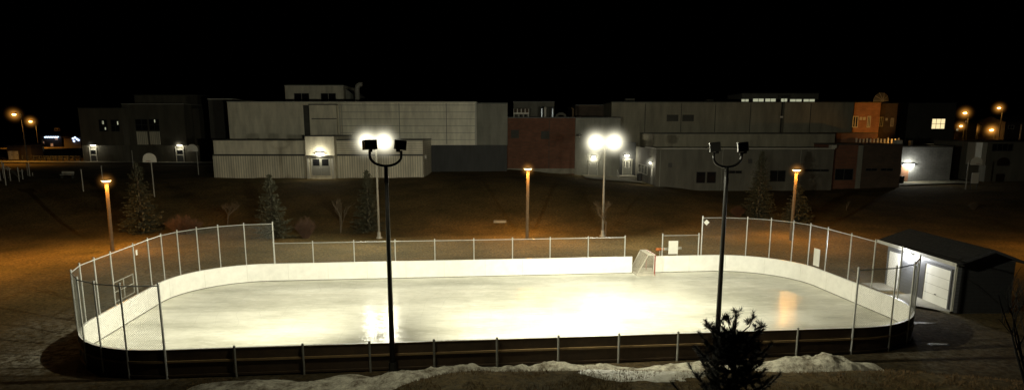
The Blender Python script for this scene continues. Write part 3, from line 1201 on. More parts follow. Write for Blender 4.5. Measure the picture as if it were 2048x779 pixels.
# icy patches
def blob(name, c, rx, ry, m, seed, zoff=.02):
    mb = MB()
    n, rings = 48, 10
    for r in range(rings + 1):
        for k in range(n):
            a = 2 * math.pi * k / n
            rr = (r / rings) * (1 + .28 * noise.noise((math.cos(a) * 2.2, math.sin(a) * 2.2, seed)) + .14 * noise.noise((math.cos(a) * 6, math.sin(a) * 6, seed)))
            x, y = c[0] + rx * rr * math.cos(a), c[1] + ry * rr * math.sin(a)
            edge = .035 * (1 - (r / rings) ** 4) - .03
            mb.v.append((x, y, ground_z(x, y) + zoff + edge + .012 * noise.noise((x * 5, y * 5, seed))))
    for r in range(rings):
        for k in range(n):
            a, b = r * n + k, r * n + (k + 1) % n
            mb.f.append([a, a + n, b + n, b])
            mb.mi.append(0)
    o = mb.build(name, m, None, (c[0], c[1], 0), smooth=True)
    return tag(o, kind='structure')


mat('wet_snow', (.46, .44, .35), rough=0.34, var=0.3, scale=5, bump=1.0)
mat('wet_ice', (.16, .17, .18), rough=0.22, var=0.5, scale=4, bump=0.8)
blob('ice_patch', (4.5, 21.25), 2.3, .85, 'wet_snow', 3)
blob('ice_patch', (18.9, 27.4), .55, .22, 'wet_ice', 5)
blob('ice_patch', (19.9, 30.6), .9, .25, 'wet_ice', 6)


# ------------------------------------------------------------------ school buildings
def block(parent, u0, u1, vt, Y, depth, m, vb=None, name='wall', cap='trim_pale', capz=.14, zb=None, vref=None):
    """box wall whose front face stands at depth Y between photo columns u0 and u1"""
    vr = vref or (vt + 330) / 2
    x0, x1 = at(u0, vr, Y).x, at(u1, vr, Y).x
    zt = Z(vt, Y)
    z0 = zb if zb is not None else (Z(vb, Y) if vb else min(ground_z(x0, Y), ground_z(x1, Y), ground_z((x0 + x1) / 2, Y)) - .6)
    o = MB().box(x0, x1, Y, Y + depth, z0, zt).build(name, m, parent)
    if cap:
        MB().box(x0 - .06, x1 + .06, Y - .07, Y + depth + .06, zt + .002, zt + capz).build('roof_edge', cap, o)
    return o, x0, x1, z0, zt


def window(parent, u0, v0, u1, v1, Y, nc=2, nr=1, pane='glass_dark', frame='trim_pale', fw=.07, proud=.05):
    x0, x1 = at(u0, (v0 + v1) / 2, Y).x, at(u1, (v0 + v1) / 2, Y).x
    z0, z1 = Z(v1, Y), Z(v0, Y)
    fb = MB()
    y0, y1 = Y - proud, Y - .003
    fb.box(x0, x1, y0, y1, z0, z0 + fw)
    fb.box(x0, x1, y0, y1, z1 - fw, z1)
    fb.box(x0, x0 + fw, y0, y1, z0 + fw, z1 - fw)
    fb.box(x1 - fw, x1, y0, y1, z0 + fw, z1 - fw)
    for k in range(1, nc):
        x = x0 + (x1 - x0) * k / nc
        fb.box(x - fw / 2, x + fw / 2, y0 + .005, y1, z0 + fw, z1 - fw)
    for k in range(1, nr):
        z = z0 + (z1 - z0) * k / nr
        fb.box(x0 + fw, x1 - fw, y0 + .009, y1, z - fw / 2, z + fw / 2)
    f = fb.build('window', frame, parent)
    MB().box(x0 + fw * .5, x1 - fw * .5, Y - .018, Y - .004, z0 + fw * .5, z1 - fw * .5).build('pane', pane, f)
    return f


def wall_light(parent, u, v, Y, w=.5, power=60, col=(1, .93, .72), lens='wall_lens', with_glare=.95, face=(0, -1), dome=True):
    p = at(u, v, Y)
    fx, fy = face
    lm = MB()
    lm.box(p.x - (w / 2 if fy else .16), p.x + (w / 2 if fy else .16), p.y - .16, p.y + .16, p.z + .05, p.z + .20)
    h = lm.build('wall_lamp', 'trim_dark', parent)
    c = p + Vector((fx * .18, fy * .18, -.02))
    MB().box(c.x - (w / 2 if fy else .08), c.x + (w / 2 if fy else .08), c.y - (.08 if fy else w / 2), c.y + (.08 if fy else w / 2), c.z - .10, c.z + .06).build('lens', lens, h)
    lamp('POINT', 'wall_light', c + Vector((fx * .35, fy * .35, -.12)), power, col, h, .1)
    if with_glare:
        glare_ball(h, c, 1.2, 'glare_wall')
    return h


def door(parent, u0, v0, u1, v1, Y, leaves=1, m='door_grey', glazed=True, zb=None):
    x0, x1 = at(u0, (v0 + v1) / 2, Y).x, at(u1, (v0 + v1) / 2, Y).x
    z0, z1 = (zb if zb is not None else Z(v1, Y)), Z(v0, Y)
    fb = MB()
    fw = .09
    fb.box(x0 - fw, x0, Y - .08, Y - .003, z0, z1 + fw)
    fb.box(x1, x1 + fw, Y - .08, Y - .003, z0, z1 + fw)
    fb.box(x0, x1, Y - .08, Y - .003, z1, z1 + fw)
    fr_ = fb.build('door_frame', 'trim_pale', parent)
    for k in range(leaves):
        a, b = x0 + (x1 - x0) * k / leaves + .012, x0 + (x1 - x0) * (k + 1) / leaves - .012
        d = MB().box(a, b, Y - .05, Y - .004, z0 + .02, z1 - .004).build('door', m, parent)
        if glazed:
            MB().box(a + .15, b - .15, Y - .056, Y - .0502, z0 + (z1 - z0) * .55, z1 - .2).build('pane', 'glass_dark', d)
        hx = b - .12 if k == 0 else a + .12
        MB().box(hx - .02, hx + .02, Y - .10, Y - .0505, z0 + .95, z0 + 1.15).build('handle', 'galvanised', d)


# --- gym block
YA, YG = 86.0, 95.0
gym = thing('gym_building', 'long pale gym block with ribbed metal cladding and a lamp over its double door', 'building', (X(640, YA), YA, 2.9))
block(gym, 428, 611, 281, YA, 8.8, 'siding', cap='trim_dark')
block(gym, 669.5, 846, 281, YA, 8.8, 'siding_fine', cap='trim_dark')
for a, b in ((428, 610.5), (670, 846.6)):
    x0, x1 = at(a, 330, YA).x, at(b, 330, YA).x
    zz = Z(311.5, YA)
    MB().box(x0 - .03, x1, YA - .10, YA - .003, 2.2, zz).build('ribbed_cladding', 'siding_ribbed', gym)
    MB().box(x0 - .06, x1, YA - .16, YA - .003, zz + .003, zz + .22).build('dark_band', 'trim_dark', gym)
block(gym, 611, 669, 273, YA - 1.2, 9.8, 'siding', cap='trim_dark')
YE = YA - 1.2
x0, x1 = at(615, 330, YE).x, at(665, 330, YE).x
MB().box(x0, x1, YE - .30, YE - .003, Z(313, YE), Z(310.5, YE)).build('canopy', 'trim_dark', gym)
zd = ground_z((x0 + x1) / 2, YE)
door(gym, 624, 315, 660, 351, YE, 2, 'door_grey')
for a in (614.5, 663):
    xa, xb = at(a, 330, YE).x, at(a + 4, 330, YE).x
    MB().box(xa, xb, YE - .06, YE - .003, zd - .2, Z(311, YE) - .02).build('pilaster', 'trim_pale', gym)
wall_light(gym, 640, 307, YE, w=.9, power=190, with_glare=.95)
# slab at the door
sx0, sx1 = at(600, 352, YE).x, at(680, 352, YE).x
# upper gym
block(gym, 459, 680, 205, YG, 25, 'siding', vb=330, cap='trim_pale')
block(gym, 680.3, 953, 205, YG, 25, 'panel_banded', vb=290, cap='trim_pale')
for u in (799, 893):
    xs_ = at(u, 245, YG).x
    MB().box(xs_ - .05, xs_ + .05, YG - .04, YG - .003, Z(288, YG), Z(207, YG)).build('cover_strip', 'grey_wall', gym)
xs_ = at(951.5, 245, YG).x
MB().box(xs_ - .12, xs_ + .12, YG - .05, YG - .003, Z(290, YG), Z(206, YG)).build('corner_trim', 'trim_pale', gym)
bay, bx0, bx1, bz0, bz1 = block(gym, 621, 675, 210, YG - .7, .69, 'siding', vb=284, name='bay', cap='trim_dark')
MB().box(bx0 + .3, bx1, YG - .76, YG - .703, Z(238.5, YG), Z(236.8, YG)).build('ledge', 'trim_dark', bay)
MB().box(bx0 - 1.05, bx0 - .12, YG - .05, YG - .003, bz0, bz1).build('painted_shadow', 'dark_wall', gym)  # dark strip painting the shadow beside the bay
for dx in (.02, .35):
    MB().tube([(bx1 + .25 + dx, YG - .1, Z(284, YG)), (bx1 + .25 + dx, YG - .1, Z(208, YG))], .07, 6).build('downpipe', 'trim_pale', gym)
block(gym, 953.5, 1015, 207.5, YG + 1.0, 22, 'grey_wall', vb=290, cap='trim_dark')
block(gym, 847.5, 1014, 290.5, YG + .35, 20, 'dark_base', cap=None)
block(gym, 421, 470, 199, 104, 14, 'dark_wall', cap='trim_pale')
block(gym, 574, 690, 172, 112, 10, 'siding', vb=215, name='penthouse')
window(gym, 588, 186, 619, 203, 112, 2, 1)
window(gym, 641.5, 186, 672.5, 203, 112, 2, 1)
xa, xb = at(690.5, 190, 112).x, at(706, 190, 112).x
MB().hexa([(xa, 112.2, Z(215, 112)), (xb, 112.2, Z(215, 112)), (xb, 121, Z(215, 112)), (xa, 121, Z(215, 112))],
          [(xa, 112.2, Z(177, 112)), (xb, 112.2, Z(189, 112)), (xb, 121, Z(189, 112)), (xa, 121, Z(177, 112))]).build('lean_to', 'grey_wall', gym)
pd = at(714.5, 190, 108)
MB().tube([(pd.x, 108, Z(215, 108)), (pd.x, 108, Z(178, 108)), (pd.x + .15, 108, Z(172, 108)), (pd.x + .5, 108, Z(168.5, 108)), (pd.x + .9, 108, Z(169, 108))], [.42, .42, .42, .38, .34], 12).build('vent_duct', 'pale_steel', gym, smooth=True)
wp = at(848.5, 313, YA)
MB().box(wp.x, wp.x + .25, YA + .3, YA + .6, wp.z - .3, wp.z + .2).build('wall_box', 'trim_pale', gym)

# --- brick link
YB = 98.0
brk = thing('brick_building', 'windowless dark red brick block between the gym and the floodlit grey wall', 'building', (X(1080, YB), YB, 3.3))
block(brk, 1013.5, 1150, 236, YB, 14, 'brick_red', cap='trim_dark')
block(brk, 1150.5, 1240, 236, YB + .3, 8, 'grey_wall', cap='trim_dark')
block(brk, 1027, 1108, 204.5, 106, 5, 'dim_wall', vb=240, name='penthouse', cap='trim_dark')
block(brk, 1150, 1222, 211, 112, 16, 'brick_brown', vb=250, cap='trim_dark')
xa, xb = at(1158, 213, 111.9).x, at(1199, 213, 111.9).x
MB().box(xa, xb, 111.8, 111.92, Z(212.5, 112), Z(210.5, 112)).build('gutter', 'lamp_wood', brk)
x0, x1 = at(1013, 338, YB).x, at(1150, 338, YB).x
MB().box(x0, x1, YB - .12, YB - .003, Z(339, YB) - .6, Z(336.5, YB)).build('plinth', 'concrete', brk)
for u, m_ in ((1083.5, 'pipe_blue'), (1090.5, 'hvac'), (1105, 'pipe_blue')):
    p = at(u, 220, 101)
    MB().tube([(p.x, 101, Z(237, YB)), (p.x, 101, Z(217, 101))], .19, 10).disc_solid((p.x, 101, Z(217, 101)), (0, 0, 1), .28, .1, .25, 10).build('vent_pipe', m_, brk)
p = at(1122, 230, 102)
MB().tube([(p.x - .7, 102, Z(237, YB) - .1), (p.x - .6, 102, Z(230, 102)), (p.x - .25, 102, Z(227.5, 102)), (p.x + .25, 102, Z(227.5, 102)), (p.x + .6, 102, Z(230, 102)), (p.x + .7, 102, Z(237, YB) - .1)], .22, 8).build('vent_hood', 'dim_wall', brk)
p = at(1146, 222, 101)
MB().tube([(p.x, 101, Z(237, YB)), (p.x, 101, Z(218, 101)), (p.x - .25, 101, Z(215.5, 101))], .16, 8).build('vent_pipe', 'lamp_wood', brk)
xa = at(1098, 300, YB).x
MB().box(xa - .04, xa + .04, YB - .04, YB - .003, Z(336, YB), Z(240, YB)).build('control_joint', 'dark_wall', brk)
for u, v in ((1030, 268), (1090, 270)):
    a, b = at(u - 8, v, YB), at(u + 8, v, YB)
    MB().box(a.x, b.x, YB - .05, YB - .003, a.z - .6, a.z + .6).build('louvre', 'dark_wall', brk)
door(brk, 1178, 321, 1195, 352, YB + .3, 1, 'door_grey', glazed=False)
wall_light(brk, 1187, 313, YB + .3, w=.5, power=120)
p = at(1158, 271, YB + .3)
MB().ball((p.x, YB + .25, p.z), .5, 12, 8, .5).build('wall_dome', 'dim_wall', brk)

# rooftop unit standing on the brick block
rz = Z(236, YB) + .15
ru = thing('rooftop_unit', 'pale metal ventilation unit on legs on top of the brick block', 'ventilation unit', (X(1042, 100.5, 225), 100.5, rz))
xa, xb = at(1027, 225, 100).x, at(1058, 225, 100).x
MB().box(xa, xb, 100, 102, rz + .45, Z(217.5, 100)).build('housing', 'hvac', ru)
for fx in (.04, .35, .65, .96):
    for yy in (100.1, 101.8):
        x_ = xa + (xb - xa) * fx
        MB().box(x_ - .07, x_ + .07, yy, yy + .14, rz, rz + .448).build('leg', 'pale_steel', ru)
for k in range(4):
    x_ = xa + (xb - xa) * (k + .5) / 4
    MB().box(x_ - .22, x_ + .22, 99.94, 99.997, rz + .7, rz + 1.25).build('grille', 'brick_brown', ru)

# --- right hall
YH, YL = 103.0, 86.0
hall = thing('hall_building', 'broad brown-grey hall with a lit strip of roof windows and a lower front wing', 'building', (X(1480, YL), YL, 1.5))
block(hall, 1222, 1559, 205, YH, 30, 'hall_wall', cap='trim_dark')
block(hall, 1566, 1703, 205, YH, 30, 'hall_wall', cap='trim_dark')
block(hall, 1559.3, 1565.7, 206, YH + .8, 20, 'dark_wall', cap=None)
p = at(1563, 234, YH)
MB().box(p.x - .22, p.x + .22, YH - .12, YH + .79, p.z - .12, p.z + .15).build('wall_lamp', 'sign_white', hall)
block(hall, 1306, 1668, 268, 93, 9.8, 'hall_wall', vb=310, cap='trim_dark')
l1, lx0, lx1, lz0, lz1 = block(hall, 1312, 1667, 298, YL, 6.9, 'dim_wall', cap='trim_pale', vref=320)
MB().box(lx0 + .05, lx0 + 8, 93.0 - .09, 101, lz0, lz1 - .02).build('wall', 'dim_wall', hall)
window(hall, 1392, 343, 1411, 366, YL, 1, 1, frame='trim_dark')
window(hall, 1413, 343, 1432, 366, YL, 1, 1, frame='trim_dark')
window(hall, 1457, 340.5, 1484, 347, YL, 2, 1, frame='trim_dark')
window(hall, 1539, 340, 1571, 363, YL, 2, 1, frame='trim_dark')
window(hall, 1608, 338, 1658, 343, YL, 3, 1, frame='trim_dark')
for u in (1290, 1362, 1430, 1500, 1620):
    q = at(u, 240, YH)
    MB().box(q.x - .05, q.x + .05, YH - .03, YH - .003, Z(264, YH), Z(207, YH)).build('control_joint', 'dark_wall', hall)
for u in (1345, 1376):
    q = at(u, 236, YH)
    MB().box(q.x - .9, q.x + .9, YH - .05, YH - .003, q.z - .5, q.z + .5).build('louvre', 'dark_wall', hall)
for u in (1320, 1444, 1520, 1600):
    q = at(u, 330, YL)
    MB().tube([(q.x, YL - .1, lz0 + .5), (q.x, YL - .1, lz1 - .1)], .06, 6).build('downpipe', 'grey_wall', hall)
for u, v_ in ((1340, 330), (1500, 322)):
    q = at(u, v_, YL)
    MB().box(q.x - .25, q.x + .25, YL - .12, YL - .003, q.z - .3, q.z + .3).build('vent_grille', 'trim_dark', hall)
for u, w_, h_ in ((1260, 1.6, 1.0), (1420, 1.2, .8)):
    q = at(u, 205, YH + 9)
    MB().box(q.x - w_ / 2, q.x + w_ / 2, YH + 9, YH + 10.4, Z(205, YH) - .1, Z(205, YH) + h_).build('roof_vent', 'dim_wall', hall)
# roof-top clerestory with light inside
YS = 119.0
block(hall, 1480, 1632, 187.5, YS, 8, 'dim_wall', vb=215, name='clerestory', cap='trim_dark')
for a, b in ((1505, 1528), (1529.5, 1552), (1561, 1575)):
    window(hall, a, 196.5, b, 205.5, YS, 2, 1, pane='lit_strip', frame='trim_pale', fw=.09)
for a, b in ((1482, 1498), (1579, 1604), (1606, 1630)):
    window(hall, a, 197.5, b, 204.5, YS, 2, 1, pane='lit_strip', frame='trim_pale', fw=.09)
block(hall, 1556, 1575, 190, YS - .9, .85, 'dark_wall', vb=196, name='fascia_box', cap=None)
# entrance court: double door on the back wall, glazed side wall, third door
YD = 100.5
cb0 = at(1208, 320, YD).x
MB().box(cb0, lx0 + .04, YD, YD + 2, lz0, lz1 + .6).build('wall', 'dark_base', hall)
cz = ground_z(lx0 - 1.5, YD - 1)
zdoor = Z(349, YD)
door(hall, 1246, 319, 1263, 349, YD, 2, 'door_grey', zb=zdoor)
for a in (1249.5, 1257):
    q0, q1 = at(a, 330, YD), at(a + 2.2, 330, YD)
    MB().box(q0.x, q1.x, YD - .075, YD - .06, Z(335, YD), Z(322, YD)).build('door_glass', 'sign_white', hall)
wall_light(hall, 1253.5, 310.5, YD, w=.6, power=150)
# side wall openings (wall plane x = lx0)
def side_window(y0, y1, z0, z1, n):
    fb = MB()
    x0, x1 = lx0 - .06, lx0 - .003
    fb.box(x0, x1, y0, y1, z0, z0 + .08)
    fb.box(x0, x1, y0, y1, z1 - .08, z1)
    for k in range(n + 1):
        y = y0 + (y1 - y0) * k / n
        fb.box(x0 + .004, x1, y - .05, y + .05, z0 + .08, z1 - .08)
    f = fb.build('window', 'trim_pale', hall)
    MB().box(lx0 - .03, lx0 - .004, y0 + .02, y1 - .02, z0 + .03, z1 - .03).build('pane', 'glass_dark', f)


side_window(91.2, 97.6, 2.95, 4.3, 3)
dz = ground_z(lx0 - .5, 88)
dd = MB().box(lx0 - .05, lx0 - .004, 87.4, 88.7, dz + .05, dz + 2.35).build('door', 'door_grey', hall)
MB().box(lx0 - .056, lx0 - .0505, 87.65, 88.45, dz + 1.2, dz + 2.1).build('pane', 'sign_white', dd)
MB().box(lx0 - .09, lx0 - .057, 88.5, 88.6, dz + 1.0, dz + 1.2).build('handle', 'galvanised', dd)
wall_light(hall, 1303, 325, 88.0, w=.4, power=70, face=(-1, 0), with_glare=.7)
# steps
st = thing('entrance_steps', 'concrete entrance steps with a short handrail under the lit double door', 'steps', (16.5, 97, cz))
sx0, sx1 = X(1237, 97, 345), X(1276, 97, 345)
for k in range(4):
    zz0 = ground_z((sx0 + sx1) / 2, 96) - .3
    MB().box(sx0 - .22 * (3 - k) - .1, sx1 - .1, 97.4 - .42 * (4 - k), 97.4 - .42 * (3 - k) if k < 3 else 100.4, zz0, zdoor - .04 - .17 * (3 - k)).build('step', 'concrete', st)
hr = MB()
for yy, zz in ((95.8, zdoor - .5), (97.2, zdoor)):
    hr.tube([(sx0 - .15, yy, zz - .3), (sx0 - .15, yy, zz + .95)], .04, 6)
hr.tube([(sx0 - .15, 95.6, zdoor + .42), (sx0 - .15, 97.3, zdoor + .97)], .04, 6)
hr.build('handrail', 'galvanised', st)


def trash_bin(label, u, v, Y):
    p = at(u, v, Y)
    z = ground_z(p.x, Y)
    t = thing('trash_bin', label, 'bin', (p.x, Y, z))
    MB().disc_solid((p.x, Y, z), (0, 0, 1), .34, .40, 1.02, 14).build('bin_body', 'bin_black', t)
    MB().disc_solid((p.x, Y, z + 1.022), (0, 0, 1), .43, .36, .13, 14).build('lid', 'bin_black', t)
    return t


trash_bin('black bin standing next to the entrance steps', 1279, 360, 92.0)

# --- low brick wing at the right
YR = 87.0
low = thing('low_brick_building', 'low flat brick wing with a pale pilaster and small dark windows', 'building', (X(1735, YR), YR, 1.5))
block(low, 1668, 1716, 289.5, YR, 8, 'brick_red', cap='trim_dark')
block(low, 1726, 1804, 289.5, YR, 8, 'brick_brown', cap='trim_dark')
block(low, 1716.3, 1725.7, 291, YR - .15, 8, 'grey_wall', cap=None, name='pilaster')
p0, p1 = at(1656, 294, YR), at(1666, 294, YR)
MB().box(p0.x, p1.x, YR - 1.0, YR - .2, p0.z - .1, p0.z + .3).build('eave_end', 'trim_pale', low)
p0, p1 = at(1797, 284, YR), at(1808, 284, YR)
MB().box(p0.x, p1.x, YR + .3, YR + 1.2, p0.z - .3, p0.z + .25).build('eave_end', 'trim_pale', low)
window(low, 1669.5, 337, 1706, 360, YR, 2, 1, frame='trim_dark')
window(low, 1731, 336, 1754, 342, YR, 2, 1, frame='trim_dark')
window(low, 1761, 336, 1786, 342, YR, 2, 1, frame='trim_dark')

# --- grey block lit by a wide wall lamp
YK = 93.0
gk = thing('grey_block_building', 'grey block wall lit by one wide glaring wall lamp', 'building', (X(1850, YK), YK, 1.8))
block(gk, 1790, 1902, 294, YK, 8, 'block_grey', cap='trim_dark', vref=330)
q0, q1 = at(1801, 350, YK), at(1816, 350, YK)
MB().box(q0.x, q1.x, YK - .05, YK - .003, ground_z(q0.x, YK), Z(331, YK)).build('door', 'brick_orange', gk)
wall_light(gk, 1816, 329, YK, w=1.5, power=330, col=(.98, .97, .86), lens='cool_lens', with_glare=1.2)
trash_bin('black bin under the wide wall lamp of the grey block', 1802, 362, 91.3)

dkb = thing('portable_building', 'dim grey classroom hut with a pale corner post and four dark windows', 'building', (X(2000, 92), 92, 2))
block(dkb, 1975, 2120, 284, 92, 12, 'dim_wall', cap='trim_dark')
block(dkb, 1963, 1973, 285, 92, 3, 'trim_pale', cap=None, name='corner_post', vb=330)
window(dkb, 1984, 287, 2026, 302, 92, 4, 1, frame='trim_dark')
block(dkb, 1903, 1963, 292, 99, 10, 'dark_wall', cap='trim_dark')

# --- brick block lit orange by added roof spots
YO = 105.0
ob_ = thing('orange_brick_building', 'brick corner block washed orange by added roof spots with tall slit windows', 'building', (X(1735, YO), YO, 2))
block(ob_, 1704, 1756, 206, YO, 14, 'brick_orange', cap='lamp_wood')
block(ob_, 1757, 1790, 208, YO + 4, 14, 'brick_brown', cap='trim_dark')
block(ob_, 1670, 1752, 267, 97, 7.9, 'brick_orange', cap='lamp_wood', vb=310)
for u0, u1, v0, v1 in ((1705, 1716, 232, 255), (1719, 1724, 234, 240), (1726, 1731, 234, 240), (1734, 1741, 232, 255)):
    window(ob_, u0, v0, u1, v1, YO, 2, 1, frame='trim_pale', fw=.12)
for u0, u1, v0, v1 in ((1758, 1766, 234, 253), (1771, 1775, 236, 241), (1781, 1787, 236, 253)):
    window(ob_, u0, v0, u1, v1, YO + 4, 2, 1, frame='trim_pale', fw=.10)
rp_ = at(1803, 284, 93.5)
rlp = MB().box(rp_.x + 1.2, rp_.x + 1.5, 93.3, 93.8, Z(291, 93.5), rp_.z + .25).build('added_lamp_box', 'sign_white', ob_)  # added box for the two spots, no known lamp stands here
lamp('SPOT', 'added_roof_spot', (rp_.x + 1.6, 93.6, rp_.z + .6), 2300, SODIUM, ob_, .1, aim=(.7, 11.4, 2.9), spot=48, blend=.5)  # added spots that brighten the orange brick
lamp('SPOT', 'added_roof_spot', (rp_.x + 1.6, 93.55, rp_.z + .5), 420, SODIUM, ob_, .1, aim=(-6.0, 2.6, 0.1), spot=90, blend=.8)
rl = thing('roof_railing', 'row of short white posts on the low orange brick roof', 'railing', (X(1750, 95), 95, Z(289, 95)))
for k in range(13):
    u = 1713 + 7.0 * k
    p = at(u, 280, 95.5)
    MB().box(p.x - .09, p.x + .09, 95.4, 95.6, Z(292, 95), Z(277.5 if k % 3 else 276, 95.5)).build('post', 'sign_white', rl)
a, b = at(1711, 286, 95.5), at(1800, 286, 95.5)
MB().box(a.x, b.x, 95.41, 95.45, a.z, a.z + .1).build('rail', 'lamp_wood', rl)
# satellite dish on the roof
dp = at(1763, 201, 110)
ds_ = thing('satellite_dish', 'dark ribbed satellite dish on the roof of the brick corner block', 'satellite dish', (dp.x, 110, Z(207, 110)))
db = MB()
for r0, r1 in ((0, .35), (.35, .7), (.7, 1.05), (1.05, 1.3)):
    for k in range(20):
        a0, a1 = 2 * math.pi * k / 20, 2 * math.pi * (k + 1) / 20
        f = lambda r, a: (dp.x + r * math.cos(a), 110 - .3 + .28 * r * r, dp.z + r * math.sin(a))
        db.face([f(r0, a0), f(r1, a0), f(r1, a1), f(r0, a1)])
db.build('reflector', 'dim_wall', ds_)
for k in range(10):
    a0 = 2 * math.pi * k / 10
    MB().tube([(dp.x + r * math.cos(a0), 110 - .34 + .28 * r * r, dp.z + r * math.sin(a0)) for r in (.1, .7, 1.3)], .03, 5).build('rib', 'trim_pale', ds_)
MB().tube([(dp.x, 110.2, Z(210, 110)), (dp.x, 110, dp.z - .3)], .12, 8).build('mast', 'trim_dark', ds_)

# --- dark block with the lit window
YW = 118.0
dk = thing('dark_building', 'unlit two storey block with one bright yellow window', 'building', (X(1850, YW), YW, 2))
block(dk, 1790, 1906, 207, YW, 14, 'dark_wall', cap='trim_dark')
window(dk, 1863, 237, 1890, 258, YW, 3, 2, pane='lit_pane', frame='trim_pale', fw=.07)

# --- left wing
YW1, YW2 = 112.0, 114.0
lw = thing('school_wing', 'dark two storey wing with two lamp-lit doors facing the path', 'building', (X(270, YW1), YW1, 3.6))
block(lw, 162, 247, 217, YW1, 16, 'wing_wall', vb=290, cap='trim_dark')
block(lw, 166, 247, 290.5, YW1 + .6, 14, 'wing_wall', cap=None)
block(lw, 249, 372, 208.5, YW2, 18, 'wing_wall', vb=290, cap='trim_pale', capz=.10)
block(lw, 249, 400, 290.5, YW2 + .5, 16, 'wing_wall', cap=None)
block(lw, 275, 400, 191, 121, 14, 'wing_wall', vb=225, cap='trim_dark')
block(lw, 373, 402, 217, 117, 14, 'wing_wall', vb=290, cap=None)
window(lw, 198, 239, 215, 263, YW1, 2, 2, frame='trim_dark')
window(lw, 222, 239, 239, 263, YW1, 2, 2, frame='trim_dark')
window(lw, 271, 238, 296, 261, YW2, 2, 2, frame='trim_dark')
window(lw, 298, 238, 319, 261, YW2, 2, 2, frame='trim_dark')
for a, b in ((274, 296), (300, 320)):
    q0, q1 = at(a, 276, YW2), at(b, 276, YW2)
    MB().box(q0.x, q1.x, YW2 - .06, YW2 - .003, Z(289, YW2), Z(263, YW2)).build('window_panel', 'siding_ribbed', lw)
# a few bits of reflected lamp light on the upper panes: painted as small glowing plates
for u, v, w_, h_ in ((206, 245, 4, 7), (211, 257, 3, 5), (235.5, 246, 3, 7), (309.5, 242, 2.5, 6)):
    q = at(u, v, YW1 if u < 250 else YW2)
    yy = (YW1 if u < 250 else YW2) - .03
    MB().box(q.x - w_ * .03, q.x + w_ * .03, yy, yy + .008, q.z - h_ * .04, q.z + h_ * .04).build('painted_glint', 'lit_strip', lw)
for u0, u1, Yd, lu in ((182, 193, YW1 + .6, 187), (354, 367, YW2 + .5, 360)):
    zb_ = ground_z(X(u0, Yd), Yd)
    door(lw, u0, 298, u1, 325, Yd, 1, 'dark_base', zb=zb_)
    for e in (u0 - 1.6, u1 + .6):
        q0, q1 = at(e, 310, Yd), at(e + 1.2, 310, Yd)
        MB().box(q0.x, q1.x, Yd - .12, Yd - .09, zb_, Z(293, Yd)).build('jamb', 'sign_white', lw)
    for v_ in (299, 309.5):
        q0, q1 = at(u0, v_, Yd), at(u1, v_, Yd)
        MB().box(q0.x, q1.x, Yd - .09, Yd - .06, q0.z - .09, q0.z + .09).build('door_bar', 'sign_white', lw)
    wall_light(lw, lu, 289.5, Yd, w=.8, power=70, with_glare=.8)

# paths and the lit lot at the left
def sheet(name, pts, m, z=.05, n=24):
    mb = MB()
    (ax, ay), (bx, by), (cx, cy), (dx, dy) = pts
    for i in range(n + 1):
        for j in range(5):
            f, g_ = i / n, j / 4
            x = (ax * (1 - f) + bx * f) * (1 - g_) + (dx * (1 - f) + cx * f) * g_
            y = (ay * (1 - f) + by * f) * (1 - g_) + (dy * (1 - f) + cy * f) * g_
            mb.v.append((x, y, ground_z(x, y, False) + z + .12))
    for i in range(n):
        for j in range(4):
            a = i * 5 + j
            mb.f.append([a, a + 5, a + 6, a + 1])
            mb.mi.append(0)
    return tag(mb.build(name, m), kind='structure')


sheet('path', [(-110, 107), (-44, 109), (-44, 113), (-110, 111.4)], 'concrete_warm')
sheet('forecourt', [(-125, 118), (-82, 118), (-86, 146), (-140, 146)], 'concrete_warm')
sheet('pavement', [(10.5, 92), (18.4, 88.5), (18.4, 100), (10.5, 98)], 'concrete_warm')
sheet('court_pavement', [(50, 88.5), (64, 88.5), (64, 92.8), (54, 92.8)], 'concrete_warm')


# ------------------------------------------------------------------ basketball hoops
def hoop(label, u, vb, vt, Y, arm=1, sc=1.0):
    p = at(u, vb, Y)
    z = ground_z(p.x, Y)
    zt = Z(vt, Y)
    t = thing('basketball_hoop', label, 'basketball hoop', (p.x, Y, z), 'basketball hoops by the school')
    MB().tube([(p.x, Y, z - .2), (p.x, Y, zt - .55), (p.x + .3 * arm, Y - .5, zt - .35)], .065, 8).build('post', 'pale_steel', t)
    c = Vector((p.x + .3 * arm, Y - .6, zt - .95))
    pts = [(c.x - .75, c.z - .05), (c.x - .75, c.z + .25)]
    for k in range(9):
        a = math.pi - math.pi * k / 8
        pts.append((c.x + .75 * math.cos(a), c.z + .30 + .65 * math.sin(a)))
    pts += [(c.x + .75, c.z - .05)]
    mb = MB()
    mb.face([(x, c.y, zz) for x, zz in pts])
    mb.face([(x, c.y + .03, zz) for x, zz in reversed(pts)])
    for (x0, z0), (x1, z1) in zip(pts, pts[1:] + pts[:1]):
        mb.face([(x0, c.y, z0), (x0, c.y + .03, z0), (x1, c.y + .03, z1), (x1, c.y, z1)])
    mb.build('backboard', 'backboard', t)
    rg = MB()
    rg.tube([(c.x + .23 * math.cos(a), c.y - .3 + .23 * math.sin(a), c.z + .1) for a in [2 * math.pi * k / 14 for k in range(15)]], .018, 5, False)
    rg.build('rim', 'goal_red', t)
    return t


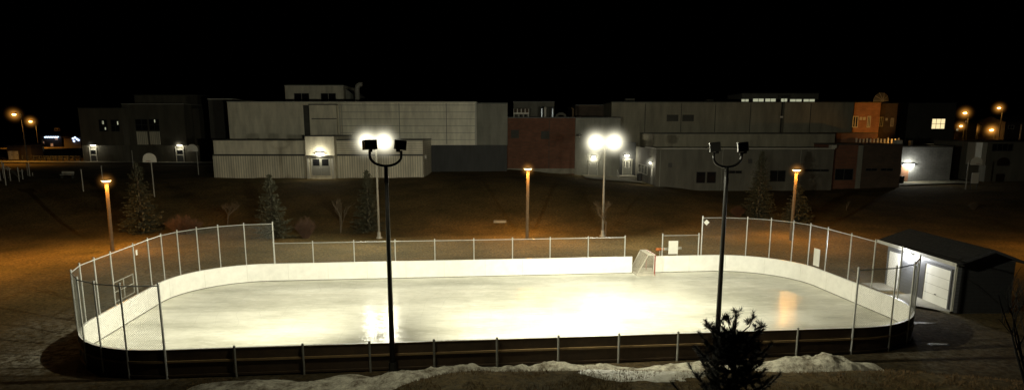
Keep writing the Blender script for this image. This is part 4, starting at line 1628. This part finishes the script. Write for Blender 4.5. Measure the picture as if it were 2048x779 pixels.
hoop('basketball hoop with a pale rounded board on the grass beside a spruce tip', 307.5, 377, 305.5, 72, .6)
hoop('basketball hoop with a dim rounded board close to the school wing', 397, 345, 288, 91.5, -1)
hoop('basketball hoop next to a white notice board by the grey block', 1931, 377, 313, 82, 1.9)
nb = at(1950, 357, 82)
nt_ = thing('notice_board', 'white upright notice board on two legs under a basketball hoop', 'notice board', (nb.x, 82, ground_z(nb.x, 82)))
MB().box(nb.x - .45, nb.x + .45, 81.96, 82.02, nb.z - .6, nb.z + .75).build('panel', 'sign_white', nt_)
for s in (-.4, .4):
    MB().box(nb.x + s - .04, nb.x + s + .04, 82.022, 82.09, ground_z(nb.x, 82) - .1, nb.z + .7).build('leg', 'trim_dark', nt_)

# thin posts on the dark lawn, bench, playground frame
for lab, u, v0, v1, Y in (('thin pale post standing alone on the dark lawn below the school wing', 166.5, 378, 339, 74),
                          ('thin pale post on the dark lawn directly behind an orange path lamp', 204.5, 352, 332, 82),
                          ('thin grey post between the two lit doors of the school wing', 266, 326, 301, 100)):
    p = at(u, v0, Y)
    z = ground_z(p.x, Y)
    tag(MB().tube([(p.x, Y, z - .1), (p.x, Y, Z(v1, Y))], [.06, .05], 8).disc_solid((p.x, Y, Z(v1, Y)), (0, 0, 1), .07, .03, .06, 8).build('marker_post', 'trim_pale', None, (p.x, Y, z)), lab, 'post')
p = at(134, 351, 84)
z = ground_z(p.x, 84)
bn = thing('park_bench', 'small pale park bench on the dark lawn by the playground', 'bench', (p.x, 84, z))
MB().box(p.x - .8, p.x + .8, 83.8, 84.2, z + .42, z + .48).build('seat', 'trim_pale', bn)
MB().box(p.x - .8, p.x + .8, 84.22, 84.27, z + .55, z + .85).build('backrest', 'trim_pale', bn)
for s in (-.7, .7):
    MB().box(p.x + s - .04, p.x + s + .04, 83.82, 84.26, z - .1, z + .418).build('leg', 'trim_dark', bn)
pg = thing('playground_frame', 'white tube climbing frame with many upright poles', 'climbing frame', (X(30, 78), 78, ground_z(X(30, 78), 78)))
for u, vb, vt, Y in ((2, 366, 330, 80), (8, 360, 322, 83), (13, 376, 326, 77), (17, 358, 332, 84), (22, 366, 334, 80), (40, 372, 334, 79), (47, 366, 338, 82), (56, 350, 327, 88), (60, 352, 325, 87), (66, 355, 345, 88)):
    p = at(u, vb, Y)
    MB().tube([(p.x, Y, ground_z(p.x, Y) - .1), (p.x, Y, Z(vt, Y))], .055, 8).build('pole', 'trim_pale', pg)
for (ua, va, Ya), (ub, vb, Yb) in (((2, 336, 80), (22, 338, 80)), ((8, 332, 83), (17, 334, 84)), ((40, 342, 79), (47, 342, 82)), ((56, 330, 88), (60, 330, 87))):
    MB().tube([at(ua, va, Ya), at(ub, vb, Yb)], .045, 6).build('bar', 'trim_pale', pg)
pa, pb = at(24, 340, 80), at(38, 352, 79)
MB().hexa([pa + Vector((0, -.3, -.1)), pb + Vector((0, -.3, -.1)), pb + Vector((0, .3, -.1)), pa + Vector((0, .3, -.1))],
          [pa + Vector((0, -.3, 0)), pb + Vector((0, -.3, 0)), pb + Vector((0, .3, 0)), pa + Vector((0, .3, 0))]).build('slide', 'dim_wall', pg)
# low post fence along the forecourt
pf = thing('post_fence', 'low dark post and rail fence along the lit forecourt', 'fence', (X(100, 113), 113, 3.7))
last = None
for k in range(11):
    u = 46 + 11.5 * k
    p = at(u, 322, 113.5)
    z = ground_z(p.x, 113.5)
    MB().box(p.x - .10, p.x + .10, 113.4, 113.6, z - .1, z + 1.0).build('post', 'trim_dark', pf)
a, b = at(46, 322, 113.5), at(161, 322, 113.5)
for h_ in (.45, .85):
    MB().tube([(a.x, 113.5, ground_z(a.x, 113.5) + h_), (b.x, 113.5, ground_z(b.x, 113.5) + h_)], .05, 6).build('rail', 'trim_dark', pf)

# garden hut with pale doors at the far left
hx = at(38, 310, 118)
hz_ = ground_z(hx.x, 118)
hut = thing('garden_hut', 'small brown hut with two pale doors at the edge of the forecourt', 'hut', (hx.x, 118, hz_))
xa, xb = at(14, 300, 118).x, at(62, 300, 118).x
MB().box(xa, xb, 118, 121, hz_ - .4, Z(293, 118)).build('wall', 'house_wall', hut)
MB().hexa([(xa - .2, 117.7, Z(293, 118) + .003), (xb + .2, 117.7, Z(293, 118) + .003), (xb + .2, 121.3, Z(293, 118) + .003), (xa - .2, 121.3, Z(293, 118) + .003)],
          [(xa - .2, 117.7, Z(292, 118)), (xb + .2, 117.7, Z(292, 118)), (xb + .2, 121.3, Z(287, 118)), (xa - .2, 121.3, Z(287, 118))]).build('roof', 'house_roof', hut)
for ua, ub in ((17, 26.5), (27.2, 37)):
    q0, q1 = at(ua, 310, 118), at(ub, 310, 118)
    d = MB().box(q0.x, q1.x, 117.94, 117.997, hz_ + .05, Z(302, 118)).build('door', 'siding', hut)
    MB().box(q1.x - .2, q1.x - .1, 117.9, 117.938, hz_ + .8, hz_ + .95).build('handle', 'trim_dark', d)

# ------------------------------------------------------------------ houses far off
def house(label, u0, u1, vb, ve, vr, Y, lit=(), m='house_wall', group='houses beyond the school'):
    x0, x1 = at(u0, 270, Y).x, at(u1, 270, Y).x
    ze, zr, z0 = Z(ve, Y), Z(vr, Y), min(ground_z(x0, Y), ground_z(x1, Y)) - .5
    t = thing('house', label, 'house', ((x0 + x1) / 2, Y, z0), group)
    MB().box(x0, x1, Y, Y + 9, z0, ze).build('wall', m, t)
    rb = MB()
    a = (x0 - .4, Y - .4); b = (x1 + .4, Y + 9.4)
    ym = Y + 4.5
    rb.hexa([(a[0], a[1], ze + .003), (b[0], a[1], ze + .003), (b[0], b[1], ze + .003), (a[0], b[1], ze + .003)],
            [(a[0], ym - .05, zr), (b[0], ym - .05, zr), (b[0], ym + .05, zr), (a[0], ym + .05, zr)])
    rb.build('roof', 'house_roof', t)
    for (ua, va, ub, vb_, pm) in lit:
        window(t, ua, va, ub, vb_, Y, 2, 1, pane=pm, frame='trim_pale', fw=.12)
    return t


h1 = house('dark house hung with a string of blue-white lights along its eave', 80, 122, 306, 272, 262, 172, ((84, 282, 89, 289, 'string_warm'), (101, 286, 107, 293, 'string_warm'), (110, 274, 116, 280, 'string_warm')))
for k in range(12):
    p = at(90 + k * 2.35, 274.5 - .9 * (k % 2), 171.5)
    MB().ball(p, .20, 8, 6).build('bulb', 'string_bulb', h1)
h2 = house('dark house with a cluster of white lights at its porch', 126, 160, 306, 275, 266, 165, ((109, 256, 120, 262, 'glass_dark'),))
for du, dv in ((146, 277), (150, 275), (154, 278), (157, 280), (148, 282)):
    MB().ball(at(du, dv, 164.7), .26, 8, 6).build('porch_light', 'string_bulb', h2)
house('orange-lit house with a steep roof beyond the unlit block', 1908, 1952, 275, 246, 234, 150, ((1912, 256, 1917, 262, 'lit_strip'), (1930, 240, 1934, 245, 'string_warm')))
house('long low orange-lit house under three street lamps', 1955, 2006, 274, 250, 240, 158, ((1971, 263, 1976, 268, 'string_warm'),))
house('house with pale window frames at the far end of the street', 2008, 2060, 272, 244, 232, 150, ((2016, 250, 2028, 258, 'glass_dark'),))
p = at(2041, 265, 140)
tag(MB().tube([(p.x, 140, ground_z(p.x, 140)), (p.x, 140, Z(250, 140))], .14, 8).disc_solid((p.x, 140, Z(250, 140)), (0, 0, 1), .2, .08, .15, 8).build('bollard', 'sign_white', None, (p.x, 140, ground_z(p.x, 140))), 'short white post in front of the house at the far end of the street', 'post')


def street_lamp(label, u, v, Y, power=0, k=1.0, group='orange street lamps beyond the school'):
    p = at(u, v, Y)
    z = ground_z(p.x, Y)
    t = thing('street_lamp', label, 'street lamp', (p.x, Y, z), group)
    MB().tube([(p.x + 1.0, Y + .3, z - .2), (p.x + 1.0, Y + .3, p.z + .1), (p.x + .6, Y + .2, p.z + .35), (p.x + .1, Y, p.z + .3)], [.11, .08, .06, .05], 8).build('post', 'trim_dark', t)
    MB().box(p.x - .35, p.x + .35, Y - .16, Y + .16, p.z + .12, p.z + .30).build('lamp_head', 'trim_dark', t)
    MB().ball((p.x, Y, p.z), .40 * k, 10, 7, .6).build('lens', 'street_lens', t)
    o = glare_ball(t, p, 2.8, 'glare_street')
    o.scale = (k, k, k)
    if power:
        lamp('SPOT', 'street_light', p + Vector((0, 0, -.5)), power, SODIUM, t, .2, aim=(0, 0, -1), spot=140, blend=.7)
    return t


street_lamp('large orange street lamp high at the dark edge beyond the playground', 28, 229, 110, 2600, .72)
street_lamp('smaller orange street lamp above the house with blue-white lights', 61, 243, 160, 4500, .85)
street_lamp('orange street lamp standing tall beside the unlit block', 1930, 226, 136, 500, .85)
street_lamp('orange street lamp highest above the row of houses', 1998, 216, 138, 500, .75)
street_lamp('dim orange street lamp low by the steep roofed house', 1922, 252, 146, 150, .75)
street_lamp('orange street lamp over the long low house, close to the steep roof', 1947, 258, 154, 150, .85)
street_lamp('orange street lamp at the end of the long low house', 1983, 260, 152, 150, 1.0)
lp_ = at(88.5, 309, 140)
wl = thing('lamp_post', 'bare pale lamp post standing on the lit forecourt', 'lamp post', (lp_.x, 140, ground_z(lp_.x, 140)))
MB().tube([(lp_.x, 140, ground_z(lp_.x, 140)), (lp_.x, 140, Z(279, 140))], [.13, .10], 8).build('post', 'trim_pale', wl)
MB().box(lp_.x - .35, lp_.x + .25, 139.8, 140.2, Z(279, 140), Z(278, 140) + .1).build('lamp_head', 'trim_dark', wl)


# ------------------------------------------------------------------ trees
def spruce(label, base, h, r, seed, dens=1.0, group='spruces on the slope behind the rink'):
    rnd = random.Random(seed)
    t = thing('spruce_tree', label, 'spruce', base, group)
    B = Vector(base)
    MB().tube([B - Vector((0, 0, .2)), B + Vector((0, 0, h * .5)), B + Vector((0, 0, h * .97))], [.028 * h, .016 * h, .004 * h], 8).build('trunk', 'bark', t)
    mb = MB()
    lev = int(h * 7.2)
    for i in range(lev):
        f = .03 + .96 * i / lev
        z = h * f
        L0 = r * (1 - f) ** .82 + .06
        nb = max(4, int((6 + 5 * (1 - f)) * dens))
        off = rnd.random() * 6.28
        for k in range(nb):
            a = off + 2 * math.pi * k / nb + rnd.uniform(-.3, .3)
            L = L0 * rnd.uniform(.55, 1.18)
            rise = rnd.uniform(-.30, .05) if f < .7 else rnd.uniform(.1, .7)
            d = Vector((math.cos(a), math.sin(a), 0))
            side = Vector((-d.y, d.x, 0))
            n = max(3, int(L / .13))
            for q in range(n + 1):
                g_ = (q + .3) / (n + .6)
                c = B + d * (L * g_) + Vector((0, 0, z + L * (rise * g_ + .18 * g_ * g_)))
                w = (.10 + .22 * (1 - g_)) * rnd.uniform(.7, 1.3) * min(1, .35 + L * .6)
                for sg in (-1, 1):
                    tip = c + side * (sg * w) + d * (w * .75) + Vector((0, 0, rnd.uniform(-.11, .03)))
                    wd_ = .035 + .02 * rnd.random()
                    mb.face([c - d * wd_, c + d * wd_ + Vector((0, 0, .02)), tip + d * wd_ * .4, tip - d * wd_ * .4])
                if rnd.random() < .6:
                    tip = c + d * .10 + Vector((rnd.uniform(-.05, .05), rnd.uniform(-.05, .05), -rnd.uniform(.08, .2)))
                    mb.face([c - side * .045, c + side * .045, tip + side * .012, tip - side * .012])
    mb.build('crown', 'spruce_needle', t)
    return t


def px_tree(u, vb):
    P = on_ground(u, vb)
    return (P.x, P.y, P.z)


def hgt(u, vb, vt):
    P = on_ground(u, vb)
    return at(u, vt, P.y).z - P.z


spruce('spruce with a long thin tip beside the pale basketball hoop', px_tree(286, 466), hgt(286, 466, 322), 1.95, 1, .8)
spruce('dense spruce in front of the gym corner behind the tall fence end', px_tree(546, 476), hgt(546, 476, 346), 1.7, 2)
spruce('spruce growing against the pale floodlight pole', px_tree(738, 462), hgt(738, 462, 338), 1.6, 3)
spruce('tall narrow spruce close to the dark windows of the hall', px_tree(1516, 436), hgt(1516, 436, 300), 1.75, 4)
spruce('small spruce directly behind an orange path lamp', px_tree(1592, 446), hgt(1592, 446, 366), 1.65, 5)


def bare_tree(name, label, base, h, spread, seed, m='pale_bark', r0=.05, depth=5, multi=1, cat='tree', group=None, lean=0.0, kids=(2, 4), trunk_frac=.3):
    rnd = random.Random(seed)
    t = thing(name, label, cat, base, group)
    B = Vector(base)
    tr, cr = MB(), MB()

    def grow(p, d, L, r, lev):
        n = 3
        pts = [p]
        q = p
        dd = d.copy()
        for k in range(n):
            dd = (dd + Vector((rnd.uniform(-.16, .16), rnd.uniform(-.16, .16), rnd.uniform(-.02, .12)))).normalized()
            q = q + dd * (L / n)
            pts.append(q)
        rad = [r * (1 - .45 * k / n) for k in range(n + 1)]
        (tr if lev == 0 else cr).tube(pts, rad, 6 if lev < 2 else 4 if lev < 3 else 3, lev == 0)
        if lev >= depth:
            return
        for k in range(rnd.randint(*kids)):
            f = rnd.uniform(.35, 1)
            i = min(n - 1, int(f * n))
            pp = pts[i].lerp(pts[i + 1], f * n - i) if i < n else pts[-1]
            ax = Vector((rnd.uniform(-1, 1), rnd.uniform(-1, 1), rnd.uniform(-.15, .5))).normalized()
            nd = (dd * (1 - spread) + ax * spread + Vector((0, 0, .12))).normalized()
            grow(pp, nd, L * rnd.uniform(.52, .80), max(.004, r * .58), lev + 1)
    for k in range(multi):
        d = Vector((lean + rnd.uniform(-.25, .25) * (multi > 1), rnd.uniform(-.2, .2) * (multi > 1), 1)).normalized()
        grow(B - Vector((0, 0, .1)), d, h * trunk_frac, r0, 0)
    tr.build('trunk', m, t)
    cr.build('crown', m, t)
    return t


bare_tree('bare_tree', 'small bare tree with spreading twigs behind the curved fence top', px_tree(455, 449), 3.3, .62, 11, r0=.05, multi=2, trunk_frac=.38)
bare_tree('bare_tree', 'bare forked birch sapling with pale stems next to a spruce', px_tree(681, 465), 4.2, .45, 12, r0=.045, multi=2, trunk_frac=.42, depth=4, kids=(2, 3))
bare_tree('bare_tree', 'bare sapling growing against a pale floodlight pole', px_tree(1211, 474), 3.6, .55, 13, m='pale_bark', r0=.05, trunk_frac=.42)
bare_tree('bare_tree', 'thin bare sapling alone on the dark slope beyond the shed', px_tree(1693, 420), 2.6, .45, 14, r0=.03, depth=3)


def twig_bush(label, base, rx, h, seed, n=260, group='red twig bushes on the slope', m='red_twig'):
    rnd = random.Random(seed)
    t = thing('twig_bush', label, 'bush', base, group)
    B = Vector(base)
    mb, st_ = MB(), MB()
    for k in range(n):
        a, q = rnd.uniform(0, 6.28), rnd.random() ** .5
        p0 = B + Vector((math.cos(a) * rx * .25 * q, math.sin(a) * rx * .25 * q, -.05))
        top = B + Vector((math.cos(a) * rx * q, math.sin(a) * rx * .7 * q, h * (1 - .45 * q * q) * rnd.uniform(.7, 1.05)))
        mid = p0.lerp(top, .5) + Vector((rnd.uniform(-.08, .08), rnd.uniform(-.08, .08), .12))
        (st_ if k < 24 else mb).tube([p0, mid, top], [.016, .012, .005], 3, False)
        for j in range(4):
            f = rnd.uniform(.4, 1)
            s = p0.lerp(top, f)
            e = s + Vector((rnd.uniform(-.25, .25), rnd.uniform(-.25, .25), rnd.uniform(.05, .35)))
            mb.tube([s, e], [.008, .004], 3, False)
    st_.build('stem', m, t)
    mb.build('twigs', m, t)
    return t


twig_bush('wide reddish twig bush next to the spruce with the long thin tip', px_tree(368, 468), 1.75, 1.75, 21, 330)
twig_bush('rounded red twig bush between the dense spruce and the birch sapling', px_tree(612, 476), .95, 1.9, 22, 260)
twig_bush('small reddish twig bush beside the tall narrow spruce', px_tree(1474, 434), .8, 1.2, 23, 160)
twig_bush('tiny bare bush on the dark slope behind the shed roof', px_tree(1947, 418), .5, .7, 24, 60, m='pale_bark', group=None)


sp_ = on_ground(1000, 444)
sl_ = MB().box(sp_.x - .62, sp_.x + .62, sp_.y - .3, sp_.y + .5, sp_.z - .1, sp_.z + .16)
tag(sl_.build('stone_slab', 'concrete', None, sp_), 'flat pale concrete slab lying on the open slope near an orange path lamp', 'slab')


# bushy pine close to the camera
def pine(label, base, h, seed):
    rnd = random.Random(seed)
    t = thing('pine_tree', label, 'pine', base)
    B = Vector(base)
    MB().tube([B - Vector((0, 0, .2)), B + Vector((.05, 0, h * .5)), B + Vector((0, 0, h * .9))], [.13, .08, .022], 8).build('trunk', 'dark_bark', t)
    br, nd = MB(), MB()

    def tuft(p, d, L, n):
        d = d.normalized()
        a = d.orthogonal().normalized()
        b = d.cross(a)
        for k in range(n):
            f = rnd.random()
            th = rnd.uniform(0, 6.28)
            o = a * math.cos(th) + b * math.sin(th)
            s = p + d * (L * f)
            ln = rnd.uniform(.06, .115)
            e = s + (o * rnd.uniform(.55, 1.0) + d * rnd.uniform(.5, .9)) * ln
            sd = d.cross(o) * 0.0050
            nd.face([s - sd, s + sd, e + sd * .3, e - sd * .3])
    nlev = 10
    for i in range(nlev):
        f = .42 + .48 * i / nlev
        z = h * f
        L0 = (1.28 * (1 - f) ** .62 + .12)
        nb = 5
        off = rnd.random() * 6.28
        for k in range(nb):
            a = off + 6.283 * k / nb + rnd.uniform(-.35, .35)
            L = L0 * rnd.uniform(.6, 1.2)
            d = Vector((math.cos(a), math.sin(a), 0))
            pts = [B + Vector((0, 0, z))]
            for q in range(1, 6):
                g_ = q / 5
                pts.append(B + d * L * g_ + Vector((rnd.uniform(-.03, .03), rnd.uniform(-.03, .03), z + L * (.08 * g_ + .42 * g_ ** 2.4))))
            br.tube(pts, [.026 - .003 * q for q in range(6)], 4, False)
            for q in range(1, 5):
                dd = pts[q + 1] - pts[q]
                tuft(pts[q], dd, dd.length, 80 if q > 1 else 14)
                for _ in range(2):
                    sd = Vector((rnd.uniform(-1, 1), rnd.uniform(-1, 1), rnd.uniform(.2, 1.1))).normalized()
                    tl = rnd.uniform(.10, .24)
                    br.tube([pts[q], pts[q] + sd * tl], [.010, .006], 3, False)
                    tuft(pts[q] + sd * tl * .25, sd, tl * .8, 80)
            tuft(pts[-1], (pts[-1] - pts[-2]) + Vector((0, 0, .05)), .15, 110)
    # leading shoots with bottle-brush ends
    for a, L, dx in ((.0, .52, 0), (2.6, .42, -.26), (.3, .40, .24), (4.2, .36, -.10), (1.0, .22, .38), (1.0, .20, -.42)):
        s = B + Vector((dx * .4, 0, h * .89))
        e = s + Vector((dx * 1.15, rnd.uniform(-.08, .08), L))
        br.tube([s, s.lerp(e, .5) + Vector((dx * .25, 0, -.02)), e], [.018, .012, .009], 4, False)
        tuft(s.lerp(e, .5), (e - s), .24, 190)
        for j in range(3):
            sd = Vector((rnd.uniform(-.8, .8), rnd.uniform(-.8, .8), .8)).normalized()
            q = s.lerp(e, rnd.uniform(.55, .9))
            br.tube([q, q + sd * .1], [.008, .005], 3, False)
            tuft(q + sd * .03, sd, .11, 50)
    br.build('branches', 'dark_bark', t)
    nd.build('crown', 'pine_needle', t)
    return t


pb_ = at(1468, 700, 13.2)
pz = ground_z(pb_.x, 13.2)
pine('dark bushy pine rising in front of the brown outer boards', (pb_.x, 13.2, pz), at(1465, 622, 13.2).z - pz, 31)
tb = at(2026, 779, 15.0)
bare_tree('bare_tree', 'dark bare tree with wispy branches in front of the shed side', (tb.x, 15.0, ground_z(tb.x, 15)), 5.2, .48, 33, m='dark_bark', r0=.07, depth=4, trunk_frac=.55, lean=.06, kids=(2, 4))

# grass tufts on the bank nearest the camera
rnd = random.Random(5)
gt = MB()
for k in range(26000):
    x, y = rnd.uniform(-12, 20), rnd.uniform(18.6, 23.4)
    z = ground_z(x, y)
    if noise.noise((x * .8, y * .8, 4)) < -.15:
        continue
    for j in range(2):
        a = rnd.uniform(0, 6.28)
        h_ = rnd.uniform(.04, .12)
        w_ = .008
        ex, ey = rnd.uniform(-.06, .06), rnd.uniform(-.06, .06)
        dx, dy = math.cos(a) * w_, math.sin(a) * w_
        gt.face([(x - dx, y - dy, z - .01), (x + dx, y + dy, z - .01), (x + ex, y + ey, z + h_)])
mat('straw', (.17, .10, .036), rough=.85, var=.45, scale=2.5)
tag(gt.build('grass', 'straw', None, (0, 21, 0)), 'short dry brown grass on the bank along the snow', 'grass', kind='stuff')
